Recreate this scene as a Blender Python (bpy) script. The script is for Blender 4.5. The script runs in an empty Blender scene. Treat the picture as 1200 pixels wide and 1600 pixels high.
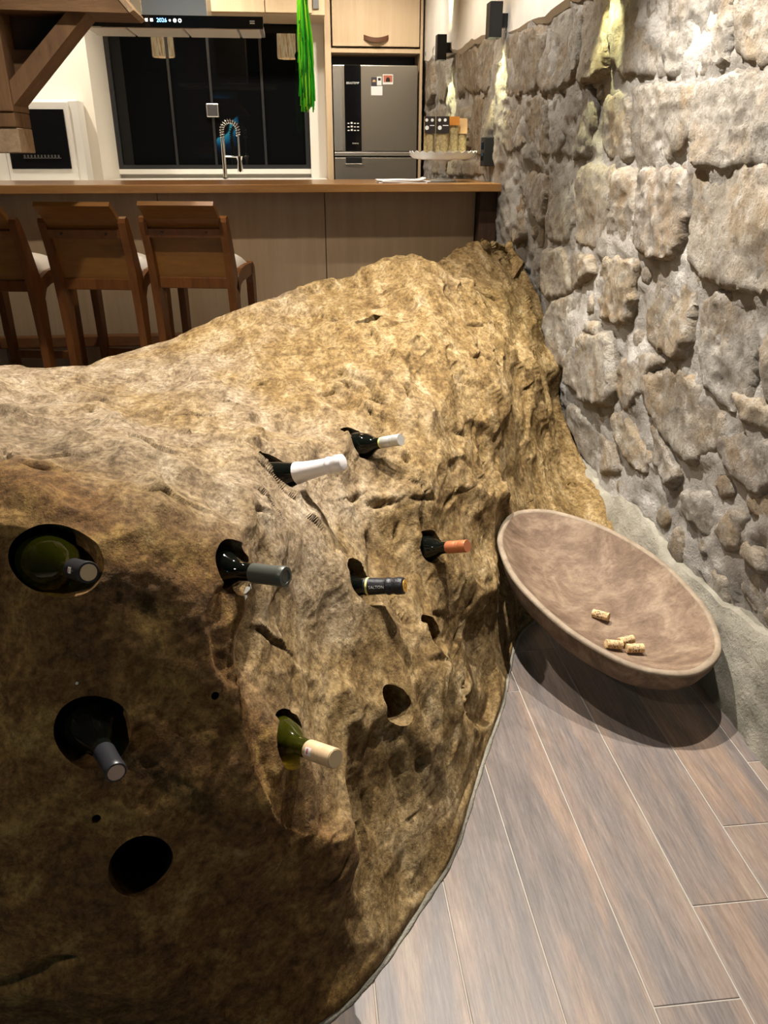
import bpy, bmesh, math, random
import numpy as np
from mathutils import Vector, Matrix, kdtree
R = math.radians
rnd = random.Random(7)
scene = bpy.context.scene
COL = scene.collection

# ------------------------------------------------------------------ camera
cam_data = bpy.data.cameras.new('camera')
cam = bpy.data.objects.new('camera', cam_data)
COL.objects.link(cam)
cam.location = (0, 0, 1.30)
cam.rotation_euler = (R(90 - 24.4), 0, R(-6.0))
cam_data.sensor_fit = 'VERTICAL'
cam_data.sensor_height = 36.0
cam_data.lens = 36.0 * 1230.0 / 1600.0
cam_data.clip_start = 0.05
scene.camera = cam

# ------------------------------------------------------------------ world (night outside) and exposure
world = bpy.data.worlds.new('night')
scene.world = world
world.use_nodes = True
world.node_tree.nodes['Background'].inputs[0].default_value = (0.006, 0.007, 0.010, 1)
world.node_tree.nodes['Background'].inputs[1].default_value = 1.0
scene.view_settings.view_transform = 'Standard'
scene.view_settings.look = 'None'
scene.view_settings.gamma = 1.0
scene.view_settings.use_curve_mapping = False
scene.view_settings.exposure = 0.0

# ------------------------------------------------------------------ ceiling spots
def spot(name, loc, target, energy, angle, blend, color, radius=0.03):
    d = bpy.data.lights.new(name, 'SPOT')
    d.energy = energy; d.spot_size = R(angle); d.spot_blend = blend
    d.color = color; d.shadow_soft_size = radius
    o = bpy.data.objects.new(name, d)
    COL.objects.link(o)
    o.location = loc
    o.rotation_euler = (Vector(target) - Vector(loc)).to_track_quat('-Z', 'Y').to_euler()
    return o
WARM = (1.0, 0.89, 0.73)
NEUT = (1.0, 0.94, 0.85)
spot('ceiling_spot_light', (0.15, 2.35, 2.78), (0.38, 1.75, 0.3), 480, 100, 0.55, NEUT, 0.014)
spot('ceiling_spot_light', (0.84, 2.15, 2.78), (1.08, 1.75, 0.9), 280, 85, 0.6, NEUT, 0.016)
spot('ceiling_spot_light', (-0.75, 2.55, 2.78), (-0.5, 2.7, 0.6), 170, 90, 0.7, NEUT, 0.02)
spot('ceiling_spot_light', (-0.70, 3.30, 2.78), (-0.6, 4.0, 0.6), 110, 110, 0.8, WARM, 0.03)
spot('ceiling_spot_light', (0.50, 3.70, 2.78), (1.08, 3.9, 1.2), 120, 80, 0.7, NEUT, 0.02)  # added lamp, brightens the stone wall beyond the boulder
spot('ceiling_spot_light', (0.45, 5.00, 2.78), (0.95, 5.1, 1.2), 75, 90, 0.8, WARM, 0.03)  # added lamp, brightens the wall and packets at the bar end
spot('ceiling_spot_light', (-1.70, -0.25, 2.78), (-0.35, 0.95, 0.6), 105, 80, 0.8, WARM, 0.12)
for kx, ky in ((-1.9, 6.2), (-0.6, 6.3), (0.55, 6.3)):
    spot('kitchen_spot_light', (kx, ky, 2.78), (kx, ky + 0.55, 1.2), 105, 130, 0.9, WARM, 0.05)

# ------------------------------------------------------------------ helpers
def tag(o, label=None, cat=None, group=None, kind=None):
    if label: o['label'] = label
    if cat: o['category'] = cat
    if group: o['group'] = group
    if kind: o['kind'] = kind
    return o

def empty(name, loc, label=None, cat=None, group=None, rz=0.0):
    o = bpy.data.objects.new(name, None)
    COL.objects.link(o)
    o.location = loc; o.rotation_euler = (0, 0, rz)
    o.empty_display_size = 0.05
    return tag(o, label, cat, group)

def root_world(o):
    v = Vector((0, 0, 0))
    while o is not None:
        v += o.location
        o = o.parent
    return v

def link(name, me, mat, parent=None, smooth=False, sharp=None):
    o = bpy.data.objects.new(name, me)
    COL.objects.link(o)
    if mat is not None and not me.materials: me.materials.append(mat)
    if parent is not None: o.parent = parent
    if smooth:
        me.polygons.foreach_set('use_smooth', [True] * len(me.polygons))
        if sharp: me.set_sharp_from_angle(angle=R(sharp))
    return o

class MB:
    """collects verts and faces in world (or local) coordinates"""
    def __init__(s): s.v = []; s.f = []
    def add(s, vs, fs):
        b = len(s.v)
        s.v += [tuple(p) for p in vs]; s.f += [tuple(i + b for i in f) for f in fs]
        return s
    def box(s, x0, x1, y0, y1, z0, z1, bev=0.0):
        if bev <= 0:
            vs = [(x, y, z) for z in (z0, z1) for y in (y0, y1) for x in (x0, x1)]
            return s.add(vs, [(0, 2, 3, 1), (4, 5, 7, 6), (0, 1, 5, 4), (2, 6, 7, 3), (0, 4, 6, 2), (1, 3, 7, 5)])
        bm = bmesh.new()
        bmesh.ops.create_cube(bm, size=1.0)
        for v in bm.verts:
            v.co = Vector(((x0 + x1) / 2 + v.co.x * (x1 - x0), (y0 + y1) / 2 + v.co.y * (y1 - y0), (z0 + z1) / 2 + v.co.z * (z1 - z0)))
        bmesh.ops.bevel(bm, geom=list(bm.edges), offset=bev, segments=2, affect='EDGES', profile=0.5)
        bm.verts.index_update()
        s.add([v.co[:] for v in bm.verts], [[v.index for v in f.verts] for f in bm.faces]); bm.free()
        return s
    def lathe(s, prof, n=32, M=None):
        """prof: list of (r, z); closed where r == 0"""
        M = M or Matrix.Identity(4)
        vs = []; idx = []
        for r, z in prof:
            if r <= 1e-6:
                idx.append([len(vs)]); vs.append(M @ Vector((0, 0, z)))
            else:
                row = []
                for k in range(n):
                    a = 2 * math.pi * k / n
                    row.append(len(vs)); vs.append(M @ Vector((r * math.cos(a), r * math.sin(a), z)))
                idx.append(row)
        fs = []
        for a, b in zip(idx[:-1], idx[1:]):
            if len(a) == 1 and len(b) == 1: continue
            for k in range(n):
                k2 = (k + 1) % n
                if len(a) == 1: fs.append((a[0], b[k2], b[k]))
                elif len(b) == 1: fs.append((a[k], a[k2], b[0]))
                else: fs.append((a[k], a[k2], b[k2], b[k]))
        return s.add(vs, fs)
    def tube(s, pts, rad, n=12, cap=True):
        pts = [Vector(p) for p in pts]
        rads = rad if isinstance(rad, (list, tuple)) else [rad] * len(pts)
        t = (pts[1] - pts[0]).normalized()
        up = Vector((0, 0, 1)) if abs(t.z) < 0.9 else Vector((1, 0, 0))
        u = t.cross(up).normalized(); vs = []; fs = []
        for i, p in enumerate(pts):
            if i == 0: t2 = pts[1] - pts[0]
            elif i == len(pts) - 1: t2 = pts[-1] - pts[-2]
            else: t2 = pts[i + 1] - pts[i - 1]
            t2.normalize()
            u = (u - t2 * u.dot(t2)).normalized(); w = t2.cross(u)
            for k in range(n):
                a = 2 * math.pi * k / n
                vs.append(p + (u * math.cos(a) + w * math.sin(a)) * rads[i])
        for i in range(len(pts) - 1):
            for k in range(n):
                k2 = (k + 1) % n
                fs.append((i * n + k, i * n + k2, (i + 1) * n + k2, (i + 1) * n + k))
        if cap:
            fs.append(tuple(range(n - 1, -1, -1))); fs.append(tuple((len(pts) - 1) * n + k for k in range(n)))
        return s.add(vs, fs)
    def prism(s, poly, axis, a, b):
        """extrude a 2D polygon along axis ('x','y','z') from a to b"""
        n = len(poly)
        def P(q, t):
            return (t, q[0], q[1]) if axis == 'x' else ((q[0], t, q[1]) if axis == 'y' else (q[0], q[1], t))
        vs = [P(q, a) for q in poly] + [P(q, b) for q in poly]
        fs = [tuple(range(n)), tuple(range(2 * n - 1, n - 1, -1))] + [(k, k + n, (k + 1) % n + n, (k + 1) % n) for k in range(n)]
        return s.add(vs, fs)
    def build(s, name, mat, parent=None, local=False, smooth=False, sharp=None):
        me = bpy.data.meshes.new(name)
        off = Vector((0, 0, 0)) if (local or parent is None) else root_world(parent)
        me.from_pydata([tuple(Vector(v) - off) for v in s.v], [], s.f)
        bm = bmesh.new(); bm.from_mesh(me)
        bmesh.ops.recalc_face_normals(bm, faces=bm.faces)
        bm.to_mesh(me); bm.free()
        me.update()
        return link(name, me, mat, parent, smooth, sharp)

def copy_tree(o, parent=None):
    c = o.copy(); COL.objects.link(c); c.parent = parent
    for ch in list(o.children): copy_tree(ch, c)
    return c

def text_mesh(txt, size, extrude=0.0, spacing=1.0):
    """verts, faces of a line of lettering centred at the origin in the XY plane"""
    cu = bpy.data.curves.new('lettering', 'FONT')
    cu.body = txt; cu.size = size; cu.extrude = extrude; cu.align_x = 'CENTER'; cu.align_y = 'CENTER'; cu.space_character = spacing
    cu.resolution_u = 3
    ob = bpy.data.objects.new('lettering', cu); COL.objects.link(ob)
    dg = bpy.context.evaluated_depsgraph_get(); dg.update()
    me = ob.evaluated_get(dg).to_mesh()
    vs = [v.co.copy() for v in me.vertices]; fs = [tuple(p.vertices) for p in me.polygons]
    ob.evaluated_get(dg).to_mesh_clear()
    bpy.data.objects.remove(ob); bpy.data.curves.remove(cu)
    return vs, fs

# numpy noise -------------------------------------------------------
def _hash(i, j, k, seed):
    h = (i.astype(np.int64) * 374761393 + j.astype(np.int64) * 668265263 + k.astype(np.int64) * 2147483647 + seed * 974711) & 0xFFFFFFFF
    h = ((h ^ (h >> 13)) * 1274126177) & 0xFFFFFFFF
    h = ((h ^ (h >> 16)) * 2246822519) & 0xFFFFFFFF
    h = h ^ (h >> 15)
    return (h & 0xFFFF) / 32767.5 - 1.0
def vnoise(p, seed=0):
    f = np.floor(p); t = p - f; i, j, k = f[:, 0], f[:, 1], f[:, 2]
    t = t * t * t * (t * (t * 6 - 15) + 10)
    x, y, z = t[:, 0], t[:, 1], t[:, 2]
    r = 0
    for dx in (0, 1):
        for dy in (0, 1):
            for dz in (0, 1):
                w = (x if dx else 1 - x) * (y if dy else 1 - y) * (z if dz else 1 - z)
                r = r + w * _hash(i + dx, j + dy, k + dz, seed)
    return r
def fbm(p, octv=4, gain=0.5, seed=0):
    a = 1.0; r = 0; q = p.copy()
    for o in range(octv):
        r = r + a * vnoise(q, seed + o * 17); q = q * 2.03 + 11.3; a *= gain
    return r
def ridged(p, octv=3, seed=0):
    a = 1.0; r = 0; q = p.copy()
    for o in range(octv):
        r = r + a * (1 - 2 * np.abs(vnoise(q, seed + o * 31))); q = q * 2.1 + 5.7; a *= 0.5
    return r
def catmull(A, m, axis):
    """Catmull-Rom upsample of lattice A to m samples along axis"""
    A = np.moveaxis(A, axis, 0); n = A.shape[0]
    t = np.linspace(0, n - 1, m); i = np.clip(np.floor(t).astype(int), 0, n - 2); u = (t - i)[:, None, None]
    g = lambda k: A[np.clip(i + k, 0, n - 1)]
    a, b, c, d = g(-1), g(0), g(1), g(2)
    r = 0.5 * (2 * b + (c - a) * u + (2 * a - 5 * b + 4 * c - d) * u ** 2 + (3 * b - a - 3 * c + d) * u ** 3)
    return np.moveaxis(r, 0, axis)

# ------------------------------------------------------------------ materials
def M(name, color=(0.5, 0.5, 0.5), rough=0.6, metal=0.0, trans=0.0, emit=None, estr=0.0, ior=1.45, spec=None, coat=0.0):
    m = bpy.data.materials.new(name); m.use_nodes = True
    b = m.node_tree.nodes['Principled BSDF']
    b.inputs['Base Color'].default_value = (*color, 1)
    b.inputs['Roughness'].default_value = rough
    b.inputs['Metallic'].default_value = metal
    b.inputs['Transmission Weight'].default_value = trans
    b.inputs['IOR'].default_value = ior
    b.inputs['Coat Weight'].default_value = coat
    if spec is not None: b.inputs['Specular IOR Level'].default_value = spec
    if emit:
        b.inputs['Emission Color'].default_value = (*emit, 1); b.inputs['Emission Strength'].default_value = estr
    return m
class NT:
    def __init__(s, m):
        s.m = m; s.t = m.node_tree; s.b = s.t.nodes['Principled BSDF']
        s.co = s.t.nodes.new('ShaderNodeTexCoord')
    def n(s, typ, **kw):
        x = s.t.nodes.new(typ)
        for k, v in kw.items(): setattr(x, k, v)
        return x
    def l(s, a, b): s.t.links.new(a, b)
    def mapped(s, scale=(1, 1, 1), rot=(0, 0, 0), src='Object'):
        mp = s.n('ShaderNodeMapping'); mp.inputs['Scale'].default_value = scale; mp.inputs['Rotation'].default_value = rot
        s.l(s.co.outputs[src], mp.inputs['Vector']); return mp.outputs[0]
    def noise(s, vec, scale, detail=6, rough=0.6, dist=0.0):
        x = s.n('ShaderNodeTexNoise'); x.inputs['Scale'].default_value = scale; x.inputs['Detail'].default_value = detail
        x.inputs['Roughness'].default_value = rough; x.inputs['Distortion'].default_value = dist
        s.l(vec, x.inputs['Vector']); return x.outputs['Fac']
    def ramp(s, fac, stops):
        x = s.n('ShaderNodeValToRGB'); e = x.color_ramp.elements
        while len(e) < len(stops): e.new(0.5)
        for q, (p, c) in zip(e, stops): q.position = p; q.color = (*c, 1) if len(c) == 3 else c
        s.l(fac, x.inputs['Fac']); return x.outputs['Color']
    def mix(s, fac, a, b, blend='MIX'):
        x = s.n('ShaderNodeMix', data_type='RGBA', blend_type=blend)
        for sock, v in ((x.inputs['Factor'], fac), (x.inputs[6], a), (x.inputs[7], b)):
            if isinstance(v, (int, float)): sock.default_value = v
            elif isinstance(v, tuple): sock.default_value = (*v, 1)
            else: s.l(v, sock)
        return x.outputs[2]
    def math(s, op, a, b=0.0):
        x = s.n('ShaderNodeMath', operation=op)
        for sock, v in ((x.inputs[0], a), (x.inputs[1], b)):
            if isinstance(v, (int, float)): sock.default_value = v
            else: s.l(v, sock)
        return x.outputs[0]
    def bump(s, h, strength, dist, prev=None):
        x = s.n('ShaderNodeBump'); x.inputs['Strength'].default_value = strength; x.inputs['Distance'].default_value = dist
        s.l(h, x.inputs['Height'])
        if prev is not None: s.l(prev, x.inputs['Normal'])
        return x.outputs[0]
    def color(s, c): s.l(c, s.b.inputs['Base Color'])
    def rough(s, c): s.l(c, s.b.inputs['Roughness'])
    def normal(s, c): s.l(c, s.b.inputs['Normal'])

def wood(name, dark, light, scale=(1, 1, 1), rot=(0, 0, 0), rough=0.45, ringsc=9.0, bump=0.15, src='Object', coat=0.0, spec=0.4):
    m = M(name, light, rough, coat=coat, spec=spec); t = NT(m)
    v = t.mapped(scale, rot, src)
    a = t.noise(v, ringsc, 8, 0.65, 0.6)
    b = t.noise(v, ringsc * 6, 4, 0.7)
    c = t.ramp(t.math('ADD', t.math('MULTIPLY', a, 0.75), t.math('MULTIPLY', b, 0.25)), [(0.32, dark), (0.68, light)])
    t.color(c); t.normal(t.bump(b, bump, 0.002)); return m

MAT = {}
MAT['ceiling'] = wood('ceiling_boards', (0.10, 0.055, 0.028), (0.17, 0.10, 0.05), (1, 9, 9), rough=0.7)
# the boulder
m = M('boulder_rock', (0.4, 0.3, 0.16), 0.85, spec=0.25); t = NT(m)
v = t.mapped((1, 1, 1)); vs = t.mapped((2.6, 0.9, 2.2), (R(20), R(-18), R(18)))
big = t.noise(v, 2.2, 5, 0.55, 0.4); mid = t.noise(vs, 7.0, 8, 0.68, 0.5); fine = t.noise(v, 55, 6, 0.7); streak = t.noise(vs, 24, 6, 0.7, 0.0)
c1 = t.ramp(mid, [(0.28, (0.080, 0.043, 0.013)), (0.46, (0.222, 0.145, 0.056)), (0.60, (0.340, 0.245, 0.120)), (0.76, (0.47, 0.39, 0.26))])
c2 = t.ramp(mid, [(0.30, (0.115, 0.080, 0.046)), (0.48, (0.265, 0.198, 0.122)), (0.66, (0.40, 0.330, 0.235)), (0.80, (0.52, 0.475, 0.40))])
sp0 = t.n('ShaderNodeSeparateXYZ'); t.l(t.co.outputs['Object'], sp0.inputs[0])
col = t.mix(t.ramp(t.math('SUBTRACT', big, t.math('MULTIPLY', t.math('SUBTRACT', sp0.outputs[0], 0.1), 0.28)), [(0.46, (0, 0, 0)), (0.66, (1, 1, 1))]), c1, c2)
# rust-brown patina on the weathered front face of this stone
sep = t.n('ShaderNodeSeparateXYZ'); t.l(t.co.outputs['Object'], sep.inputs[0])
pat = t.math('SUBTRACT', t.math('MULTIPLY', sep.outputs[0], -2.2), t.math('MULTIPLY', t.math('SUBTRACT', sep.outputs[1], 1.08), 4.0))
pat = t.math('ADD', pat, t.math('MULTIPLY', t.math('SUBTRACT', big, 0.5), 3.0))
patm = t.ramp(pat, [(0.0, (0, 0, 0)), (0.8, (1, 1, 1))])
blot = t.noise(v, 9, 9, 0.72, 0.8)
c3 = t.ramp(blot, [(0.30, (0.090, 0.048, 0.018)), (0.50, (0.205, 0.110, 0.036)), (0.62, (0.32, 0.200, 0.062)), (0.75, (0.40, 0.30, 0.155))])
col = t.mix(patm, col, c3)
vf = t.mapped((1.6, 0.9, 1.5), (R(20), R(-18), R(18))); fine2 = t.noise(vf, 75, 8, 0.75, 0.0)
spk = t.mix(1.0, t.ramp(fine, [(0.36, (0.45, 0.40, 0.35)), (0.58, (1.05, 1.05, 1.05))]), t.ramp(fine2, [(0.36, (0.50, 0.44, 0.38)), (0.52, (1, 1, 1)), (0.66, (1.25, 1.22, 1.18))]), 'MULTIPLY')
t.color(t.mix(0.9, col, t.mix(1.0, col, spk, 'MULTIPLY')))
n1 = t.bump(streak, 0.45, 0.014); n2 = t.bump(fine, 0.8, 0.008, n1); n3 = t.bump(fine2, 0.5, 0.006, n2)
t.normal(n3); MAT['rock'] = m

# masonry stones (hue varies stone by stone)
m = M('wall_stone', (0.5, 0.42, 0.32), 0.9, spec=0.2); t = NT(m)
v = t.mapped((1, 1, 1), (0, 0, 0), 'Object'); info = t.n('ShaderNodeObjectInfo')
va = t.n('ShaderNodeVectorMath', operation='ADD'); sc = t.n('ShaderNodeVectorMath', operation='SCALE')
t.l(info.outputs['Location'], sc.inputs[0]); sc.inputs['Scale'].default_value = 7.3
t.l(v, va.inputs[0]); t.l(sc.outputs[0], va.inputs[1]); v = va.outputs[0]
a = t.noise(v, 5, 8, 0.65, 0.5); f = t.noise(v, 60, 6, 0.75); g = t.noise(v, 18, 6, 0.7)
tone = t.ramp(info.outputs['Random'], [(0.0, (0.235, 0.205, 0.175)), (0.25, (0.30, 0.24, 0.165)), (0.5, (0.285, 0.265, 0.235)), (0.75, (0.35, 0.30, 0.23)), (1.0, (0.195, 0.175, 0.158))])
warm = t.mix(t.ramp(a, [(0.46, (0, 0, 0)), (0.74, (1, 1, 1))]), tone, (0.31, 0.215, 0.115))
wh = t.mix(t.ramp(g, [(0.46, (0, 0, 0)), (0.70, (1, 1, 1))]), warm, (0.44, 0.41, 0.365))
t.color(t.mix(t.ramp(f, [(0.30, (0.8, 0.8, 0.8)), (0.5, (0, 0, 0))]), wh, (0.15, 0.115, 0.085)))
f3 = t.noise(v, 150, 4, 0.7)
t.normal(t.bump(f3, 0.8, 0.005, t.bump(f, 1.0, 0.012, t.bump(g, 0.7, 0.014)))); MAT['stone'] = m

m = M('mortar', (0.5, 0.48, 0.44), 0.95, spec=0.15); t = NT(m)
v = t.mapped(); a = t.noise(v, 4, 8, 0.6); f = t.noise(v, 70, 6, 0.7); g = t.noise(v, 20, 6, 0.7)
t.color(t.ramp(a, [(0.35, (0.22, 0.20, 0.175)), (0.50, (0.335, 0.31, 0.28)), (0.65, (0.43, 0.41, 0.38))]))
t.normal(t.bump(f, 0.9, 0.010, t.bump(g, 0.7, 0.012))); MAT['mortar'] = m

m = M('cement', (0.52, 0.49, 0.42), 0.95, spec=0.15); t = NT(m)
v = t.mapped(); a = t.noise(v, 6, 8, 0.6); f = t.noise(v, 90, 5, 0.7); g = t.noise(v, 24, 6, 0.7)
t.color(t.ramp(a, [(0.35, (0.18, 0.165, 0.13)), (0.65, (0.33, 0.305, 0.25))]))
t.normal(t.bump(f, 0.8, 0.006, t.bump(g, 0.7, 0.010))); MAT['cement'] = m

m = M('white_plaster', (0.74, 0.70, 0.64), 0.9, spec=0.2); t = NT(m)
v = t.mapped(); a = t.noise(v, 5, 6, 0.6); f = t.noise(v, 40, 5, 0.6)
t.color(t.ramp(a, [(0.3, (0.68, 0.64, 0.58)), (0.7, (0.78, 0.75, 0.70))])); t.normal(t.bump(f, 0.35, 0.004)); MAT['plaster'] = m
MAT['cream'] = M('cream_wall', (0.80, 0.75, 0.66), 0.7)
MAT['white'] = M('white_lacquer', (0.82, 0.80, 0.75), 0.35)

MAT['leftwall'] = M('left_wall_paint', (0.32, 0.26, 0.19), 0.8)
MAT['darkwall'] = M('rear_wall_paint', (0.22, 0.18, 0.14), 0.8)

# floor planks
m = M('plank', (0.3, 0.25, 0.2), 0.42, spec=0.35); t = NT(m)
info = t.n('ShaderNodeObjectInfo')
cmb = t.n('ShaderNodeCombineXYZ'); ml = t.math('MULTIPLY', info.outputs['Random'], 37.0)
t.l(ml, cmb.inputs[0]); t.l(ml, cmb.inputs[1])
va = t.n('ShaderNodeVectorMath', operation='ADD'); t.l(t.mapped((7, 0.8, 1)), va.inputs[0]); t.l(cmb.outputs[0], va.inputs[1])
a = t.noise(va.outputs[0], 1.5, 6, 0.6, 0.4); b = t.noise(va.outputs[0], 9, 8, 0.72, 0.3)
vb = t.n('ShaderNodeVectorMath', operation='ADD'); t.l(t.mapped((60, 3, 1)), vb.inputs[0]); t.l(cmb.outputs[0], vb.inputs[1])
gr = t.noise(vb.outputs[0], 3.2, 9, 0.85)
c = t.ramp(a, [(0.30, (0.090, 0.076, 0.074)), (0.46, (0.160, 0.132, 0.120)), (0.58, (0.245, 0.172, 0.128)), (0.72, (0.30, 0.235, 0.170))])
c = t.mix(t.ramp(info.outputs['Random'], [(0.2, (0.75, 0.75, 0.75)), (0.8, (0, 0, 0))]), c, t.mix(0.6, c, (0.155, 0.137, 0.132)))
c = t.mix(0.4, c, t.mix(1.0, c, t.ramp(b, [(0.3, (0.45, 0.42, 0.4)), (0.65, (1.25, 1.22, 1.18))]), 'MULTIPLY'))
c = t.mix(0.6, c, t.mix(1.0, c, t.ramp(gr, [(0.38, (0.50, 0.48, 0.47)), (0.60, (1.3, 1.3, 1.3))]), 'MULTIPLY'))
t.color(c); t.normal(t.bump(gr, 0.12, 0.002)); MAT['plank'] = m
MAT['grout'] = M('grout', (0.36, 0.33, 0.29), 0.9)
m = M('plain_plank_floor', (0.25, 0.2, 0.16), 0.5); t = NT(m)
br = t.n('ShaderNodeTexBrick'); t.l(t.mapped((1, 1, 1), (0, 0, R(90))), br.inputs['Vector'])
br.inputs['Scale'].default_value = 1.0; br.inputs['Brick Width'].default_value = 1.04; br.inputs['Row Height'].default_value = 0.154; br.inputs['Mortar Size'].default_value = 0.0015
br.inputs['Color1'].default_value = (0.26, 0.20, 0.16, 1); br.inputs['Color2'].default_value = (0.20, 0.16, 0.135, 1); br.inputs['Mortar'].default_value = (0.45, 0.42, 0.37, 1)
t.color(br.outputs['Color']); MAT['floor'] = m

# timbers and furniture
MAT['stool'] = wood('stool_wood', (0.09, 0.030, 0.008), (0.19, 0.070, 0.018), (9, 9, 1.2), rough=0.32, ringsc=3.0)
MAT['stool_panel'] = wood('stool_back_panel', (0.17, 0.070, 0.014), (0.26, 0.115, 0.026), (2, 9, 9), rough=0.35, ringsc=2.0)
MAT['cushion'] = M('cushion_fabric', (0.72, 0.69, 0.66), 0.85)
MAT['counter'] = wood('counter_top_wood', (0.24, 0.11, 0.032), (0.40, 0.21, 0.075), (0.7, 9, 9), rough=0.28, ringsc=3.0, coat=0.2)
MAT['panel'] = wood('bar_panel_oak', (0.33, 0.235, 0.145), (0.42, 0.31, 0.20), (9, 9, 0.6), rough=0.5, ringsc=1.6)
MAT['cabinet'] = wood('light_oak', (0.58, 0.43, 0.27), (0.68, 0.53, 0.36), (10, 10, 0.7), rough=0.45, ringsc=1.3)
MAT['rail'] = wood('foot_rail_wood', (0.10, 0.038, 0.012), (0.18, 0.075, 0.025), (1, 9, 9), rough=0.4)
MAT['darkpost'] = wood('dark_wood', (0.035, 0.018, 0.010), (0.07, 0.036, 0.02), (9, 9, 1), rough=0.5)
MAT['timber'] = wood('rough_timber', (0.085, 0.040, 0.015), (0.17, 0.088, 0.036), (6, 6, 1.2), rough=0.75, ringsc=3.0, bump=0.4)
MAT['timber_x'] = wood('rough_timber_beam', (0.085, 0.040, 0.015), (0.18, 0.095, 0.038), (1.2, 6, 6), rough=0.75, ringsc=3.0, bump=0.4)
MAT['timber_dark'] = wood('dark_stair_board', (0.04, 0.018, 0.008), (0.065, 0.031, 0.014), (1.2, 6, 6), rough=0.7, ringsc=3.0)
MAT['timber_end'] = wood('sawn_end_grain', (0.20, 0.125, 0.07), (0.36, 0.25, 0.15), (14, 14, 14), rough=0.8, ringsc=3.0, bump=0.3)
# the carved bowl
m = M('bowl_wood', (0.3, 0.2, 0.13), 0.7, spec=0.3); t = NT(m)
v = t.mapped((4, 5, 4)); a = t.noise(v, 2.4, 8, 0.68, 0.8); b = t.noise(t.mapped((9, 20, 8), (0, 0, R(70))), 4, 9, 0.78, 1.0)
c = t.ramp(a, [(0.30, (0.088, 0.055, 0.036)), (0.50, (0.170, 0.115, 0.078)), (0.68, (0.265, 0.195, 0.138))])
c = t.mix(0.65, c, t.mix(1.0, c, t.ramp(b, [(0.35, (0.62, 0.58, 0.55)), (0.65, (1.3, 1.27, 1.22))]), 'MULTIPLY'))
t.color(c); t.normal(t.bump(b, 0.3, 0.004)); MAT['bowl'] = m
MAT['bowl_rim'] = wood('bowl_rim_wood', (0.165, 0.12, 0.08), (0.31, 0.245, 0.175), (5, 5, 5), rough=0.75, ringsc=4)
m = M('cork', (0.55, 0.38, 0.2), 0.9, spec=0.2); t = NT(m)
f = t.noise(t.mapped((1, 1, 1)), 160, 4, 0.7); t.color(t.ramp(f, [(0.36, (0.24, 0.14, 0.06)), (0.5, (0.56, 0.39, 0.20)), (0.7, (0.70, 0.53, 0.31))])); MAT['cork'] = m
# metals, glass, plastics
MAT['black'] = M('black_metal', (0.012, 0.012, 0.013), 0.45)
MAT['blackgloss'] = M('black_glass', (0.006, 0.006, 0.007), 0.06)
MAT['steel'] = M('brushed_steel', (0.42, 0.39, 0.34), 0.36, 0.9)
MAT['steel_light'] = M('bright_steel', (0.72, 0.70, 0.66), 0.25, 0.9)
MAT['duct'] = M('steel_duct', (0.60, 0.62, 0.64), 0.3, 0.85)
MAT['chrome'] = M('chrome', (0.85, 0.84, 0.82), 0.08, 1.0)
MAT['frame_dark'] = M('dark_window_frame', (0.035, 0.036, 0.038), 0.35, 0.4)
MAT['clear'] = M('clear_glass', (0.90, 0.93, 0.93), 0.10, 0, 0.40, ior=1.45)
MAT['pane'] = M('night_window_glass', (0.004, 0.0045, 0.005), 0.015, 0, 0.0, spec=0.28)
MAT['leather'] = M('brown_leather', (0.12, 0.05, 0.022), 0.6)
MAT['print_white'] = M('white_print', (0.85, 0.85, 0.83), 0.6)
MAT['paper'] = M('white_paper', (0.86, 0.86, 0.87), 0.7)
MAT['led_white'] = M('white_led', (0.8, 0.8, 0.8), 0.5, emit=(1, 0.97, 0.9), estr=4)
MAT['led_blue'] = M('blue_display', (0.1, 0.2, 0.6), 0.5, emit=(0.16, 0.42, 1.0), estr=7)
MAT['lamp_face'] = M('lamp_face', (1, 1, 1), 0.5, emit=(1, 0.93, 0.75), estr=30)

# ------------------------------------------------------------------ floor
fl = MB(); fl.box(-3.6, 1.25, -3.1, 7.7, -0.06, -0.0022)
FLOOR = tag(fl.build('floor', MAT['floor']), kind='structure')
PW = 0.154; PL = 1.04; GAP = 0.0028
g = MB(); g.box(-1.16, 1.12, -0.9, 2.9, -0.0021, -0.0016); g.build('grout_bed', MAT['grout'], FLOOR)
for k in range(-8, 7):
    x0 = 0.077 + PW * k; x1 = min(x0 + PW, 1.115)
    if x0 > 1.09: continue
    j0 = 0.806 + 0.18 * (k - 3)
    while j0 > -0.8: j0 -= PL
    while j0 < 2.7:
        a, b = j0, j0 + PL
        lim = 2.9 if k >= 0 else 0.95
        if a < lim and b > -0.85:
            b2 = min(b, 2.9)
            w = (x1 - x0 - GAP) / 2; l = (b2 - a - GAP) / 2
            mb = MB(); mb.box(-w, w, -l, l, -0.010, 0.0, 0.0011)
            p = mb.build('plank', MAT['plank'], FLOOR, local=True)
            p.location = ((x0 + x1) / 2, (a + b2) / 2, 0.0)
        j0 += PL

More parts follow.
